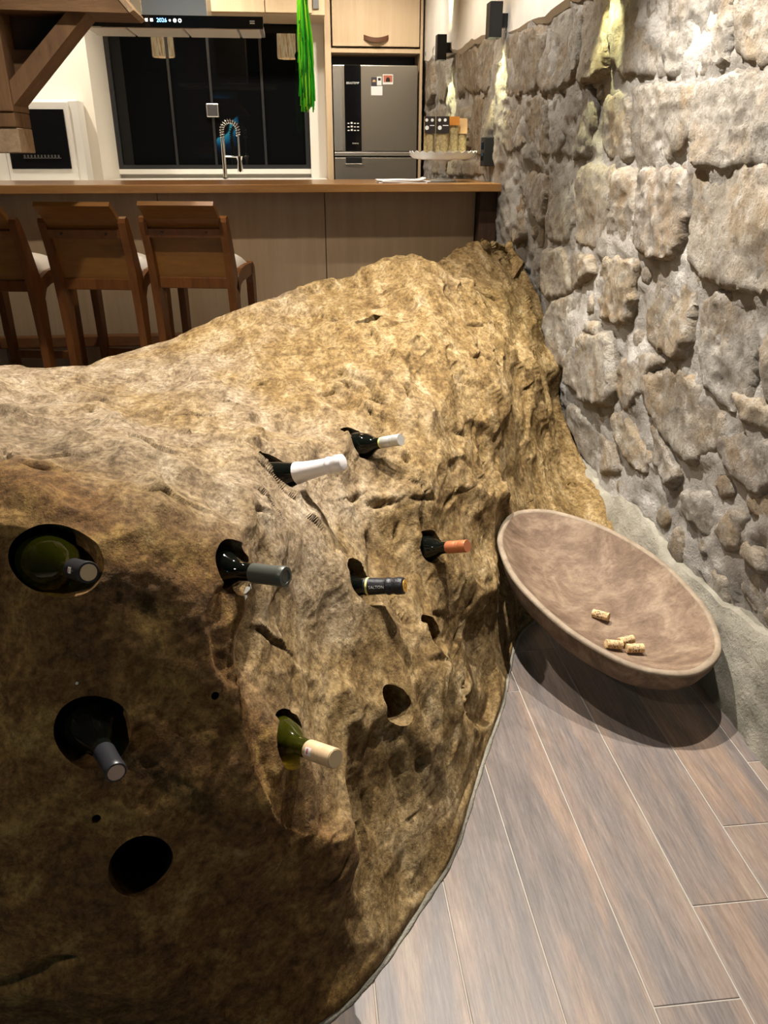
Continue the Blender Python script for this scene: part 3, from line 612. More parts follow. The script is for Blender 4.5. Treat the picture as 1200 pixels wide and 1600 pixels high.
# ------------------------------------------------------------------ the boulder
LAT = np.array([int(s) for s in """-722 813 0 -629 803 6 -540 794 10 -464 793 7 -400 795 5 -344 799 3 -290 805 -2 -233 803 3 -178 803 5 -128 806 5 -84 813 6 -46 822 7 -10 838 9 26 863 9 61 898 7 100 942 4 145 1002 -5 194 1069 -11 237 1121 7 275 1189 10 311 1270 3 350 1357 -2 397 1458 -9 443 1552 -2 483 1636 10 517 1725 10 551 1822 -2 595 1922 -16 644 1982 -3 704 2027 19 781 2075 40 890 2153 43 1006 2208 62 1127 2259 85 -711 816 46 -619 804 55 -529 793 63 -453 790 63 -390 791 63 -335 794 63 -282 798 61 -229 800 60 -177 805 56 -129 812 51 -87 820 49 -50 832 48 -15 849 47 20 875 46 56 909 46 94 952 45 138 1012 36 185 1074 36 230 1139 38 270 1217 29 308 1300 21 346 1382 22 391 1476 21 435 1559 37 480 1657 37 523 1771 20 562 1876 4 597 1941 14 642 1988 35 704 2043 50 786 2114 56 892 2195 57 1004 2250 74 1119 2301 95 -700 817 94 -607 804 105 -517 791 117 -441 785 120 -379 785 121 -325 786 125 -274 788 125 -224 796 117 -176 806 106 -130 817 96 -90 828 91 -54 841 88 -20 860 86 14 885 86 49 917 89 87 958 91 130 1016 83 177 1084 75 224 1166 59 267 1251 44 302 1325 46 339 1398 54 382 1479 64 426 1564 77 480 1689 58 531 1822 27 565 1903 29 594 1945 55 640 1996 72 706 2068 76 793 2161 69 895 2238 71 1001 2293 86 1113 2348 102 -687 818 143 -595 802 155 -505 787 170 -430 780 175 -369 779 178 -316 778 183 -266 780 185 -220 793 170 -174 808 153 -131 822 141 -93 834 134 -58 849 129 -25 868 127 9 893 129 43 922 135 80 962 137 123 1023 126 171 1106 101 221 1204 70 261 1280 65 295 1339 80 330 1405 95 371 1478 110 419 1573 114 483 1731 71 534 1856 48 561 1906 70 591 1946 96 641 2009 105 711 2101 98 800 2205 84 896 2281 86 998 2337 98 1108 2397 110 -675 818 190 -583 801 204 -494 785 219 -420 777 226 -360 775 229 -308 774 234 -261 779 233 -217 794 216 -174 811 198 -132 826 184 -95 840 177 -62 854 173 -29 873 171 4 896 175 37 925 182 74 968 179 116 1037 159 166 1139 116 216 1238 86 253 1295 99 285 1345 122 321 1407 138 361 1476 155 416 1599 138 485 1771 87 528 1863 87 555 1904 114 589 1952 134 643 2031 133 716 2134 120 802 2238 106 897 2322 103 996 2384 110 1102 2448 117 -663 818 235 -572 801 249 -485 784 264 -412 776 271 -353 774 274 -303 775 277 -257 783 272 -215 799 256 -173 816 238 -133 831 226 -98 844 221 -65 858 218 -34 876 218 -2 898 223 32 929 226 68 978 217 111 1059 185 161 1171 134 208 1252 122 244 1302 142 276 1350 164 311 1409 181 352 1483 193 418 1642 150 482 1791 118 520 1858 134 550 1902 157 590 1966 166 647 2056 160 718 2161 146 802 2268 131 897 2364 120 995 2435 121 1096 2502 125 -653 819 278 -563 802 292 -478 786 305 -405 778 311 -347 777 314 -299 780 315 -255 789 307 -214 805 292 -173 823 276 -134 836 267 -100 847 265 -68 860 264 -38 877 265 -6 901 268 26 935 266 62 993 249 105 1082 210 154 1188 168 199 1258 165 235 1308 184 267 1359 202 303 1417 218 351 1517 211 418 1680 168 473 1793 160 511 1851 181 546 1907 196 592 1987 196 650 2081 187 719 2184 175 803 2300 155 899 2411 136 995 2492 130 1092 2563 130 -643 821 318 -555 805 331 -472 791 341 -400 783 347 -343 782 350 -296 786 348 -253 797 340 -213 813 326 -173 830 312 -135 841 306 -101 851 306 -71 863 307 -41 881 307 -10 907 308 22 946 301 57 1008 280 99 1101 239 147 1199 207 190 1267 206 227 1319 220 260 1371 237 298 1440 244 352 1563 221 414 1702 197 464 1788 207 503 1846 225 546 1923 228 595 2012 223 653 2105 215 721 2211 202 807 2342 175 902 2463 151 996 2553 138 1092 2633 132 -635 825 356 -548 809 367 -467 797 375 -396 790 380 -340 789 382 -293 794 380 -251 805 373 -212 820 361 -173 835 349 -136 846 346 -103 855 346 -73 868 347 -43 887 346 -14 916 344 17 960 333 52 1027 309 94 1121 269 140 1213 242 183 1282 241 220 1335 254 255 1392 265 297 1479 260 352 1602 238 408 1712 234 454 1781 253 499 1857 260 548 1950 254 599 2039 249 655 2128 244 725 2247 225 814 2396 190 906 2519 164 997 2616 147 1089 2703 136 -628 830 391 -543 816 400 -463 805 406 -393 798 410 -337 797 412 -291 802 411 -250 813 404 -210 826 395 -173 840 387 -136 850 385 -104 861 385 -75 875 384 -46 896 382 -17 928 377 13 976 363 47 1049 334 88 1143 296 133 1233 273 176 1300 273 213 1354 284 251 1422 287 297 1522 274 349 1629 264 401 1716 274 448 1787 291 501 1887 285 553 1982 278 603 2065 276 658 2155 271 735 2300 241 823 2455 205 908 2573 180 996 2675 160 1084 2767 143 -623 837 423 -539 824 430 -461 815 435 -391 808 439 -335 807 441 -289 812 440 -248 821 435 -210 834 428 -173 846 423 -137 856 421 -106 868 420 -77 883 419 -49 906 415 -21 941 407 9 995 390 42 1074 357 82 1170 321 127 1255 302 169 1318 305 208 1378 312 248 1459 306 295 1556 295 345 1649 296 395 1727 309 449 1817 315 505 1923 306 557 2014 302 606 2090 305 667 2201 290 748 2364 253 828 2503 225 908 2619 201 991 2725 177 1074 2822 156 -621 848 451 -537 835 458 -459 825 462 -389 819 467 -334 817 469 -288 822 469 -247 831 464 -209 842 459 -173 854 455 -139 865 454 -108 877 453 -79 893 451 -51 918 447 -24 957 436 5 1018 414 38 1102 379 77 1196 346 121 1275 334 162 1336 338 202 1403 339 245 1491 329 291 1583 322 340 1669 326 393 1753 337 450 1855 336 508 1960 329 559 2042 329 612 2130 326 682 2268 301 757 2416 273 831 2544 250 906 2659 225 985 2768 199 1065 2871 174 -620 861 477 -536 847 484 -457 837 489 -388 830 493 -332 828 496 -287 832 496 -247 841 493 -210 853 488 -174 865 485 -140 876 483 -110 889 483 -81 906 481 -54 933 476 -27 976 463 1 1045 435 34 1133 400 73 1222 373 115 1294 366 156 1356 369 197 1430 366 241 1523 353 288 1614 347 338 1698 353 393 1787 360 451 1891 359 508 1988 357 561 2072 356 622 2186 342 692 2327 317 763 2461 296 833 2582 276 906 2696 253 982 2808 224 1061 2917 197 -620 876 501 -536 861 509 -457 851 514 -387 842 519 -331 839 523 -286 843 524 -247 852 520 -210 865 516 -176 878 512 -143 891 510 -112 904 510 -83 922 508 -56 952 501 -29 1004 482 -2 1079 452 30 1166 420 68 1248 401 109 1316 397 151 1383 397 194 1470 385 239 1564 372 287 1651 370 337 1733 377 393 1820 385 450 1916 388 506 2008 388 564 2110 380 629 2239 360 698 2374 340 766 2499 323 834 2617 306 906 2733 282 983 2850 252 1063 2967 222 -621 892 524 -536 876 533 -457 865 538 -387 856 544 -330 850 550 -285 853 551 -247 864 547 -211 878 542 -177 893 538 -145 907 535 -114 922 535 -85 942 533 -58 979 521 -32 1039 498 -5 1115 470 27 1197 443 64 1271 430 105 1346 423 149 1429 413 194 1522 399 240 1610 391 288 1692 391 338 1766 402 392 1846 415 448 1935 421 505 2034 418 567 2153 403 634 2286 383 701 2413 366 765 2530 354 833 2644 338 906 2765 313 984 2891 282 1067 3019 249 -622 909 547 -536 892 556 -457 880 562 -386 869 569 -329 862 576 -285 864 578 -246 876 574 -211 892 568 -178 907 565 -146 922 563 -115 939 561 -87 967 554 -60 1011 538 -35 1073 516 -8 1145 493 23 1220 473 60 1300 457 102 1389 441 147 1485 425 194 1574 415 241 1656 411 289 1729 417 338 1791 433 390 1864 448 446 1954 453 506 2066 444 570 2196 426 637 2327 408 700 2442 397 762 2548 389 828 2662 375 902 2789 348 984 2928 313 1071 3070 276 -624 927 570 -537 908 580 -457 895 586 -386 884 593 -328 874 603 -284 875 605 -246 888 601 -211 904 596 -178 918 593 -146 935 591 -116 958 586 -89 991 576 -63 1039 559 -37 1100 539 -11 1169 520 20 1247 501 56 1338 480 99 1442 456 145 1539 441 193 1621 435 241 1694 437 289 1752 449 336 1808 468 388 1881 482 445 1979 483 508 2105 470 573 2237 452 636 2356 439 694 2455 434 754 2555 429 820 2669 414 896 2805 386 982 2961 346 1074 3120 305 -626 945 593 -537 924 604 -457 910 611 -385 897 619 -328 886 628 -283 887 631 -246 898 628 -211 913 625 -177 929 623 -146 948 620 -117 975 613 -90 1013 601 -64 1063 584 -39 1124 566 -13 1196 547 17 1281 525 53 1383 499 97 1492 475 143 1583 464 191 1659 463 240 1719 470 287 1769 486 335 1824 503 387 1903 514 447 2017 509 510 2145 495 572 2265 483 630 2366 477 685 2455 475 743 2553 470 809 2672 455 887 2816 425 979 2990 381 1076 3167 336 -626 962 617 -537 939 629 -455 923 637 -384 909 645 -327 898 654 -283 898 658 -245 908 657 -210 922 655 -177 939 653 -146 961 648 -118 991 641 -91 1031 629 -65 1084 612 -41 1150 593 -15 1228 572 15 1322 547 52 1430 520 95 1536 499 142 1623 491 190 1690 494 238 1741 505 286 1786 522 334 1845 537 389 1938 541 449 2059 534 510 2177 524 567 2281 518 621 2370 517 674 2455 516 732 2555 510 799 2679 494 878 2826 464 969 3000 422 1068 3184 377 -626 978 642 -536 953 655 -454 935 664 -382 919 673 -326 909 681 -282 909 685 -244 917 685 -209 931 683 -177 950 681 -146 974 677 -118 1006 669 -92 1047 658 -67 1104 641 -42 1180 618 -16 1269 593 14 1370 567 51 1481 540 95 1585 523 142 1666 519 190 1723 526 238 1767 539 286 1810 555 336 1879 565 392 1984 565 451 2101 560 508 2206 555 562 2297 553 614 2381 553 666 2468 552 724 2569 546 789 2686 532 864 2822 506 951 2984 470 1049 3166 427 -625 994 667 -534 966 681 -452 947 690 -381 930 700 -325 919 708 -281 919 712 -244 928 712 -209 943 711 -177 964 708 -147 990 704 -119 1022 697 -92 1063 688 -68 1128 668 -44 1219 639 -18 1317 612 14 1427 584 52 1542 558 96 1641 545 143 1714 545 191 1764 554 240 1806 568 288 1849 583 340 1931 588 396 2036 587 453 2144 586 508 2240 585 559 2324 585 610 2407 585 663 2496 584 719 2592 579 779 2696 569 849 2815 549 932 2964 517 1032 3154 475 -625 1010 693 -532 979 708 -450 959 717 -379 941 727 -323 929 735 -281 930 739 -244 940 738 -210 958 736 -178 981 733 -148 1011 728 -120 1045 722 -94 1085 714 -69 1162 690 -45 1263 659 -19 1377 627 14 1500 596 53 1615 573 98 1704 566 145 1773 568 195 1827 576 244 1865 590 294 1912 603 346 1993 608 401 2093 610 456 2194 611 509 2283 613 559 2364 614 610 2447 614 662 2534 613 716 2624 610 773 2718 603 839 2825 587 920 2965 559 1026 3174 513 -624 1027 719 -529 991 736 -449 972 743 -378 954 753 -322 939 762 -280 942 764 -245 955 763 -211 975 760 -180 1002 756 -150 1036 750 -122 1074 744 -96 1123 733 -71 1210 707 -47 1331 670 -19 1464 633 14 1592 603 55 1691 591 100 1769 589 150 1850 587 201 1906 594 250 1936 610 300 1982 623 352 2061 628 407 2157 632 461 2251 636 512 2336 638 562 2415 640 612 2496 641 663 2581 640 716 2669 638 772 2756 633 840 2870 616 929 3037 583 1044 3270 534 -623 1043 745 -526 1002 764 -447 985 770 -377 967 778 -321 950 789 -281 957 789 -246 974 785 -214 996 783 -183 1028 778 -153 1067 771 -126 1115 761 -99 1183 743 -75 1295 709 -49 1433 669 -19 1572 634 16 1680 617 58 1747 619 104 1833 615 156 1935 606 207 1980 617 256 2007 633 307 2058 643 360 2137 649 414 2228 654 467 2317 659 517 2396 663 566 2472 666 615 2551 667 665 2631 668 716 2711 668 772 2799 663 844 2926 644 945 3133 604 1072 3405 549 -621 1058 772 -523 1012 792 -446 998 796 -376 980 804 -321 965 813 -282 976 811 -249 996 807 -217 1022 804 -187 1062 796 -159 1117 784 -132 1188 766 -106 1282 740 -79 1406 705 -50 1548 668 -18 1666 647 19 1725 651 61 1790 654 110 1904 641 163 2004 634 214 2051 643 265 2088 655 317 2144 663 369 2220 670 422 2304 677 474 2387 683 523 2463 688 571 2535 692 619 2607 695 667 2681 697 718 2759 697 775 2850 692 846 2974 674 946 3182 636 1070 3448 585 -617 1071 800 -520 1025 818 -445 1013 822 -377 997 828 -324 990 833 -286 1002 831 -252 1024 827 -222 1060 820 -195 1118 806 -169 1199 785 -143 1297 759 -113 1399 734 -82 1515 708 -51 1642 682 -16 1717 680 22 1783 682 67 1890 672 119 2009 659 172 2089 659 224 2135 668 276 2178 677 328 2236 684 380 2305 692 432 2384 701 483 2463 708 531 2536 714 578 2604 718 624 2673 721 673 2745 724 725 2828 723 785 2930 716 857 3060 698 949 3242 667 1059 3469 625 -615 1087 826 -520 1043 843 -447 1036 844 -380 1022 849 -330 1023 850 -292 1039 847 -259 1067 841 -232 1121 828 -207 1206 806 -184 1324 774 -155 1444 744 -120 1534 728 -85 1641 710 -50 1744 697 -13 1831 693 29 1941 684 77 2053 674 131 2135 675 185 2189 683 237 2231 693 289 2274 701 341 2328 708 392 2394 717 443 2470 726 494 2547 733 541 2620 738 587 2686 743 633 2752 746 682 2828 748 737 2921 746 801 3033 738 873 3164 720 957 3324 694 1056 3515 661 -619 1115 848 -525 1074 862 -453 1069 862 -387 1057 867 -338 1064 865 -303 1094 857 -273 1140 845 -248 1218 825 -225 1332 796 -202 1487 756 -169 1613 729 -129 1707 717 -88 1811 704 -48 1917 695 -7 2032 686 39 2143 680 91 2210 686 145 2256 698 199 2295 710 252 2332 719 304 2374 727 356 2425 734 406 2489 743 457 2564 751 507 2642 758 555 2715 763 599 2779 768 645 2847 771 696 2929 772 754 3031 768 819 3149 759 891 3278 743 970 3421 721 1059 3586 694 -634 1165 862 -542 1128 874 -467 1121 875 -401 1113 878 -353 1126 874 -323 1184 856 -297 1262 835 -273 1366 809 -250 1509 775 -222 1673 738 -183 1802 717 -137 1910 705 -91 2021 696 -45 2137 688 2 2237 687 53 2299 697 106 2335 712 162 2369 727 217 2406 738 270 2443 747 323 2482 754 374 2531 762 424 2593 770 475 2667 778 525 2745 784 571 2817 789 616 2883 793 663 2957 795 716 3047 795 775 3157 790 841 3281 781 911 3405 766 985 3533 747 1067 3676 725 -668 1251 866 -574 1219 876 -497 1212 876 -431 1215 875 -385 1248 865 -358 1334 840 -334 1441 811 -309 1574 781 -281 1735 748 -244 1892 721 -198 2020 706 -146 2132 699 -92 2243 694 -39 2337 697 14 2391 711 69 2422 729 125 2453 745 183 2492 757 241 2532 767 295 2569 775 346 2605 782 397 2650 789 447 2709 797 497 2782 805 547 2861 811 595 2937 815 641 3012 817 689 3093 818 742 3189 817 802 3305 812 868 3432 803 935 3551 789 1003 3661 773 1075 3777 754 -730 1394 857 -632 1366 864 -551 1366 862 -485 1390 854 -440 1451 837 -411 1553 809 -384 1686 777 -353 1835 748 -315 1996 723 -267 2139 708 -211 2253 703 -151 2354 704 -90 2441 710 -29 2496 725 29 2524 746 88 2553 765 149 2599 777 211 2644 787 271 2684 796 325 2716 803 377 2747 810 427 2787 817 476 2844 825 527 2922 832 579 3012 836 628 3098 838 675 3178 840 723 3263 840 776 3361 839 835 3483 834 899 3610 824 961 3717 812 1019 3803 797 1079 3885 782 -829 1611 833 -726 1596 835 -640 1614 828 -569 1658 816 -517 1732 796 -479 1842 770 -444 1985 741 -402 2138 718 -351 2284 704 -289 2399 704 -223 2488 711 -154 2567 722 -85 2628 738 -17 2665 758 48 2694 779 113 2741 794 179 2789 806 244 2832 816 307 2869 824 363 2897 831 415 2922 837 465 2958 844 515 3020 850 569 3120 854 622 3221 857 671 3306 859 718 3385 861 766 3472 862 818 3573 860 875 3689 856 932 3804 848 986 3892 836 1033 3951 822 1078 3997 809 -979 1938 791 -864 1931 791 -776 1990 774 -687 2032 763 -615 2092 750 -562 2195 730 -513 2335 706 -455 2470 695 -386 2581 698 -309 2659 713 -232 2726 730 -155 2790 748 -78 2845 768 -3 2891 788 71 2933 807 144 2977 823 215 3020 836 284 3061 846 350 3099 853 410 3129 858 465 3159 862 519 3207 865 573 3293 868 626 3389 873 675 3472 878 721 3544 883 766 3613 886 811 3688 888 857 3772 888 905 3862 887 954 3957 880 1001 4039 866 1039 4084 851 1070 4103 837 -1174 2363 743 -1040 2364 741 -949 2472 713 -829 2491 709 -730 2518 706 -656 2602 694 -588 2722 682 -508 2815 687 -420 2885 706 -329 2931 732 -242 2989 756 -156 3050 779 -71 3118 800 15 3175 820 99 3210 841 181 3250 858 258 3292 870 332 3337 879 402 3382 884 467 3425 886 529 3472 885 587 3536 886 637 3594 892 683 3657 900 727 3718 908 769 3773 914 810 3826 918 850 3879 922 886 3928 925 921 3976 927 955 4024 923 989 4079 910 1022 4130 891 1051 4168 871""".split()], float).reshape(34, 34, 3) / 1000.0
A = LAT
nj = A.shape[0]
l1 = A[:, :1] + np.array([-0.22, 0.08, 0]); l1[..., 2] *= 0.72
l2 = A[:, :1] + np.array([-0.34, 0.12, 0]); l2[..., 2] = -0.1
r1 = A[:, -1:] + np.array([0.12, 0.05, 0.0])
A = np.concatenate([l2, l1, A, r1], 1)
w = np.linspace(1, 0.35, A.shape[1])[None, :, None]
d0 = A[:1] + np.array([0, 0.03, 0]); d0[..., 2] = -0.12
u1 = A[-1:] + np.array([0, 0.13, 0]) * w; u1[..., 2] *= 0.86
u2 = A[-1:] + np.array([0, 0.30, 0]) * w; u2[..., 2] = -0.12
A = np.concatenate([d0, A, u1, u2], 0)
NV_, NU_ = 760, 500
G = catmull(catmull(A, 1200, 0), 700, 1)
def even(G, n, ax_):
    """resample so that the cells come out closer to equal in size"""
    ln = np.linalg.norm(np.diff(G, axis=ax_), axis=2); m_ = np.sqrt((ln ** 2).mean(axis=1 - ax_)) ** 0.75
    s_ = np.r_[0, np.cumsum(m_)]; t_ = np.interp(np.linspace(0, s_[-1], n), s_, np.arange(len(s_)))
    i_ = np.clip(t_.astype(int), 0, G.shape[ax_] - 2); f_ = t_ - i_
    g_ = np.moveaxis(G, ax_, 0); r_ = g_[i_] * (1 - f_)[:, None, None] + g_[i_ + 1] * f_[:, None, None]
    return np.moveaxis(r_, 0, ax_)
G = even(even(G, NV_, 0), NU_, 1)
def grid_normals(G):
    du = np.gradient(G, axis=1); dv = np.gradient(G, axis=0)
    nn = np.cross(du, dv); nn /= np.linalg.norm(nn, axis=2, keepdims=True) + 1e-9
    return nn
Nn = grid_normals(G)
for _ in range(14):
    b_ = Nn.copy(); b_[1:-1, 1:-1] = (Nn[:-2, 1:-1] + Nn[2:, 1:-1] + Nn[1:-1, :-2] + Nn[1:-1, 2:]) / 4
    Nn = b_ / (np.linalg.norm(b_, axis=2, keepdims=True) + 1e-9)
pts = G.reshape(-1, 3); nrm = Nn.reshape(-1, 3)
# how weathered-smooth each place is: the front slab is flat, top and flank are fractured
front = np.clip(((-2.0 * pts[:, 0]) - (pts[:, 1] - 1.06) * 6.0 + 0.1), 0, 1)
roughm = 1.0 - 0.72 * front
el_ = np.maximum(np.linalg.norm(np.gradient(G, axis=0), axis=2), np.linalg.norm(np.gradient(G, axis=1), axis=2)).ravel()
fineness = np.clip(0.014 / el_, 0.12, 1.0)
fineness *= 1.0 - 0.5 * np.clip((pts[:, 1] - 1.9) / 0.5, 0, 1) * np.clip((0.15 - pts[:, 0]) / 0.3, 0, 1)
roughm = roughm * fineness
E1 = np.array([0.31, -0.89, -0.33]); E1 /= np.linalg.norm(E1)
E2 = np.cross(E1, [0, 0, 1]); E2 /= np.linalg.norm(E2); E3 = np.cross(E1, E2)
FR = np.stack([E1, E2, E3])
local = pts @ FR.T
fol = ridged(local * np.array([6, 42, 42]) + 0.8 * np.stack([vnoise(pts * 5, 70)] * 3, 1), 2, 60)
disp = roughm * (0.010 * fbm(local * np.array([2.0, 5.0, 5.0]), 3, 0.5, 40) + 0.0022 * fol) + 0.014 * fbm(pts * 2.2, 3, 0.5, 90)
disp += front * (0.003 * fbm(pts * 16, 4, 0.6, 91) + 0.0012 * ridged(pts * 30, 2, 92))

def blob(c, r, amp, sq=(1, 1, 1)):
    d2 = (((pts - np.array(c)) / (np.array(sq) * r)) ** 2).sum(1)
    return amp * np.exp(-d2)
def groove(p0, p1, wid, amp):
    p0, p1 = np.array(p0), np.array(p1); e = p1 - p0; L2 = (e * e).sum()
    tt = np.clip(((pts - p0) @ e) / L2, 0, 1); d2 = ((pts - p0 - tt[:, None] * e) ** 2).sum(1)
    return amp * np.exp(-(d2 / wid ** 2) ** 1.5)
disp += blob((0.30, 2.78, 0.80), 0.07, 0.035)
disp += blob((-0.178, 1.667, 0.726), 0.05, 0.028, (1.5, 1, 1)) + blob((-0.417, 1.978, 0.738), 0.05, -0.035, (1.6, 1, 1))
for a_, b_ in (((0.43, 2.84, 0.826), (0.362, 2.396, 0.725)), ((0.362, 2.396, 0.725), (0.334, 2.111, 0.648)), ((0.334, 2.111, 0.648), (0.295, 1.866, 0.588))):
    disp += groove(a_, b_, 0.05, 0.022)
disp += groove((0.288, 1.486, 0.271), (0.331, 1.444, 0.191), 0.012, -0.016) + groove((0.331, 1.444, 0.191), (0.402, 1.47, 0.03), 0.012, -0.016)  # grooves carve the long cast shadow of a bottle into the shape
disp += groove((0.143, 1.236, 0.246), (0.183, 1.243, 0.17), 0.014, -0.018) + groove((0.183, 1.243, 0.17), (0.149, 1.18, 0.10), 0.016, -0.02)
disp += groove((-0.16, 0.842, 0.334), (-0.36, 0.779, 0.29), 0.010, -0.012) + groove((-0.36, 0.779, 0.29), (-0.5, 0.779, 0.22), 0.012, -0.014)
disp += groove((-0.22, 1.08, 0.835), (-0.06, 1.17, 0.745), 0.02, 0.014) + groove((-0.6, 1.30, 0.87), (-0.30, 1.12, 0.86), 0.02, 0.016)
# keep the foot close to the floor line
foot = np.clip((pts[:, 2]) / 0.10, 0.12, 1.0)
disp *= foot
pts2 = pts + nrm * disp[:, None]
# chips and scoops: ellipsoidal bites with crisp edges, drawn out along the grain of the stone
STR = np.array([1.9, 1.0, 1.0])
Q = (pts2 @ FR.T) / STR
QN = (nrm @ FR.T) * STR; QN /= np.linalg.norm(QN, axis=1, keepdims=True)
Q0 = Q.copy()
QD = (nrm @ FR.T) / STR      # one unit along the true normal
kd = kdtree.KDTree(len(Q))
for i in range(len(Q)): kd.insert(Q[i], i)
kd.balance()
crg = np.random.default_rng(5)
def bite(i, wdt, dep, tilt, full=False):
    n_ = QN[i] + crg.normal(size=3) * tilt * dep / wdt; n_ /= np.linalg.norm(n_)
    rad = (wdt * wdt + dep * dep) / (2 * dep); c_ = Q[i] + n_ * (rad - dep)
    if wdt > 0.09:
        near = np.nonzero(((Q0 - Q0[i]) ** 2).sum(1) < (wdt * 1.35) ** 2)[0]
    else:
        near = np.array([h_[1] for h_ in kd.find_range(Q0[i], wdt * 1.35)])
    if len(near) == 0: return
    d_ = Q[near] - c_; L_ = np.linalg.norm(d_, axis=1); m_ = L_ < rad
    k_ = near[m_]; am = np.minimum(rad - L_[m_], 1.25 * dep) * (1.0 if full else fineness[k_]); Q[k_] -= (QD[k_] * 0.6 + QD[i] * 0.4) * am[:, None]
def nearest(p): return int(np.argmin(((pts2 - np.array(p)) ** 2).sum(1)))
for p_, w_, d_ in (((0.690, 2.80, 0.733), 0.20, 0.055), ((0.232, 2.66, 0.79), 0.060, 0.065), ((0.20, 2.76, 0.80), 0.06, 0.065), ((0.18, 2.86, 0.81), 0.05, 0.05), ((-0.332, 0.967, 0.814), 0.13, 0.010), ((0.094, 2.406, 0.729), 0.14, 0.022),
                   ((0.441, 2.098, 0.573), 0.17, 0.022), ((0.191, 1.821, 0.575), 0.09, 0.018), ((0.087, 1.313, 0.425), 0.11, 0.020), ((-0.403, 2.235, 0.709), 0.08, 0.016), ((-0.077, 0.855, 0.254), 0.15, 0.020)):
    bite(nearest(p_), w_, d_, 0.05, True)
pts2 = (Q * STR) @ FR
inner = np.zeros((NV_, NU_), bool); inner[25:-50, 30:-15] = True
area = np.linalg.norm(np.cross(np.gradient(G, axis=1), np.gradient(G, axis=0)), axis=2)
wt = (area * inner).ravel() * (0.10 + 0.90 * roughm) ** 1.5 * np.clip((pts[:, 2] - 0.03) / 0.1, 0, 1); wt /= wt.sum()
mouths = np.array([(-0.332, 0.965, 0.805), (-0.298, 0.87, 0.60), (-0.114, 1.064, 0.73), (-0.039, 1.63, 0.66), (0.146, 1.932, 0.61), (0.289, 1.721, 0.41), (0.102, 1.47, 0.46), (-0.033, 0.968, 0.47), (-0.249, 0.815, 0.413), (0.268, 1.504, 0.30), (0.142, 1.276, 0.297)])
for cnt, wr, dr_, tl in ((300, (0.05, 0.16), (0.12, 0.20), 1.3), (1500, (0.020, 0.055), (0.12, 0.20), 1.3), (3500, (0.012, 0.020), (0.11, 0.18), 1.0)):
    for i in crg.choice(len(wt), cnt, replace=False, p=wt):
        w_ = crg.uniform(*wr) * min(1.0, 0.4 + pts[i, 2] * 2.5)
        if np.sqrt(((mouths - pts[i]) ** 2).sum(1)).min() < 0.055 + w_ * 0.6: continue
        bite(int(i), w_, w_ * crg.uniform(*dr_), tl)
pts3 = (Q * STR) @ FR
# put the average height back so that only the relief remains
er = ((pts2 - pts3) * nrm).sum(1).reshape(NV_, NU_)
def box(x, r_, ax_):
    c_ = np.cumsum(np.pad(x, [(r_ + 1, r_) if k == ax_ else (0, 0) for k in (0, 1)], mode='edge'), axis=ax_)
    n_ = x.shape[ax_]; sl = lambda a, b: tuple(slice(a, b) if k == ax_ else slice(None) for k in (0, 1))
    return (c_[sl(2 * r_ + 1, 2 * r_ + 1 + n_)] - c_[sl(0, n_)]) / (2 * r_ + 1)
sm_ = er
for _ in range(2): sm_ = box(box(sm_, 26, 0), 26, 1)
pts2 = pts3 + nrm * (0.85 * sm_.ravel())[:, None]
g3 = pts2.reshape(NV_, NU_, 3)
for _ in range(2):
    l_ = g3.copy(); l_[1:-1, 1:-1] = (g3[:-2, 1:-1] + g3[2:, 1:-1] + g3[1:-1, :-2] + g3[1:-1, 2:]) / 4
    g3 = g3 * 0.45 + l_ * 0.55
pts2 = g3.reshape(-1, 3)
# open cracks following the grain
wob3 = 0.018 * np.stack([vnoise(pts2 * 9, 301), vnoise(pts2 * 9, 302), vnoise(pts2 * 9, 303)], 1) + 0.006 * np.stack([vnoise(pts2 * 30, 304), vnoise(pts2 * 30, 305), vnoise(pts2 * 30, 306)], 1)
pw = pts2 + wob3
cd = np.zeros(len(pts2))
for i in crg.choice(len(wt), 180, replace=False, p=wt):
    e_ = (E1 if crg.random() < 0.6 else np.array([1.0, 0.25, -0.1])) + crg.normal(size=3) * 0.25
    e_ = e_ - nrm[i] * (e_ @ nrm[i]); e_ /= np.linalg.norm(e_)
    Ln = crg.uniform(0.03, 0.13); wd_ = crg.uniform(0.004, 0.008); dp_ = crg.uniform(0.010, 0.024)
    if np.sqrt(((mouths - pts2[i]) ** 2).sum(1)).min() < 0.07: continue
    r_ = pw - pw[i]; nr_ = np.nonzero((np.abs(r_) < Ln * 1.3).all(1))[0]; r_ = r_[nr_]
    tt = np.clip(r_ @ e_, -Ln, Ln); d2 = ((r_ - tt[:, None] * e_) ** 2).sum(1)
    prof = np.exp(-(d2 / wd_ ** 2)) * (1 - (np.abs(tt) / Ln) ** 2)
    side_ = np.cross(nrm[i], e_); sd = r_ @ side_
    lip = 0.35 * np.exp(-((sd - 1.8 * wd_) / (3.5 * wd_)) ** 2) * np.exp(-d2 / (6 * wd_) ** 2) * (sd > 0) * (1 - (np.abs(tt) / Ln) ** 2)
    cd[nr_] += dp_ * (lip - prof)
pts2 = pts2 + nrm * (np.clip(cd, -0.03, 0.012) * roughm)[:, None]
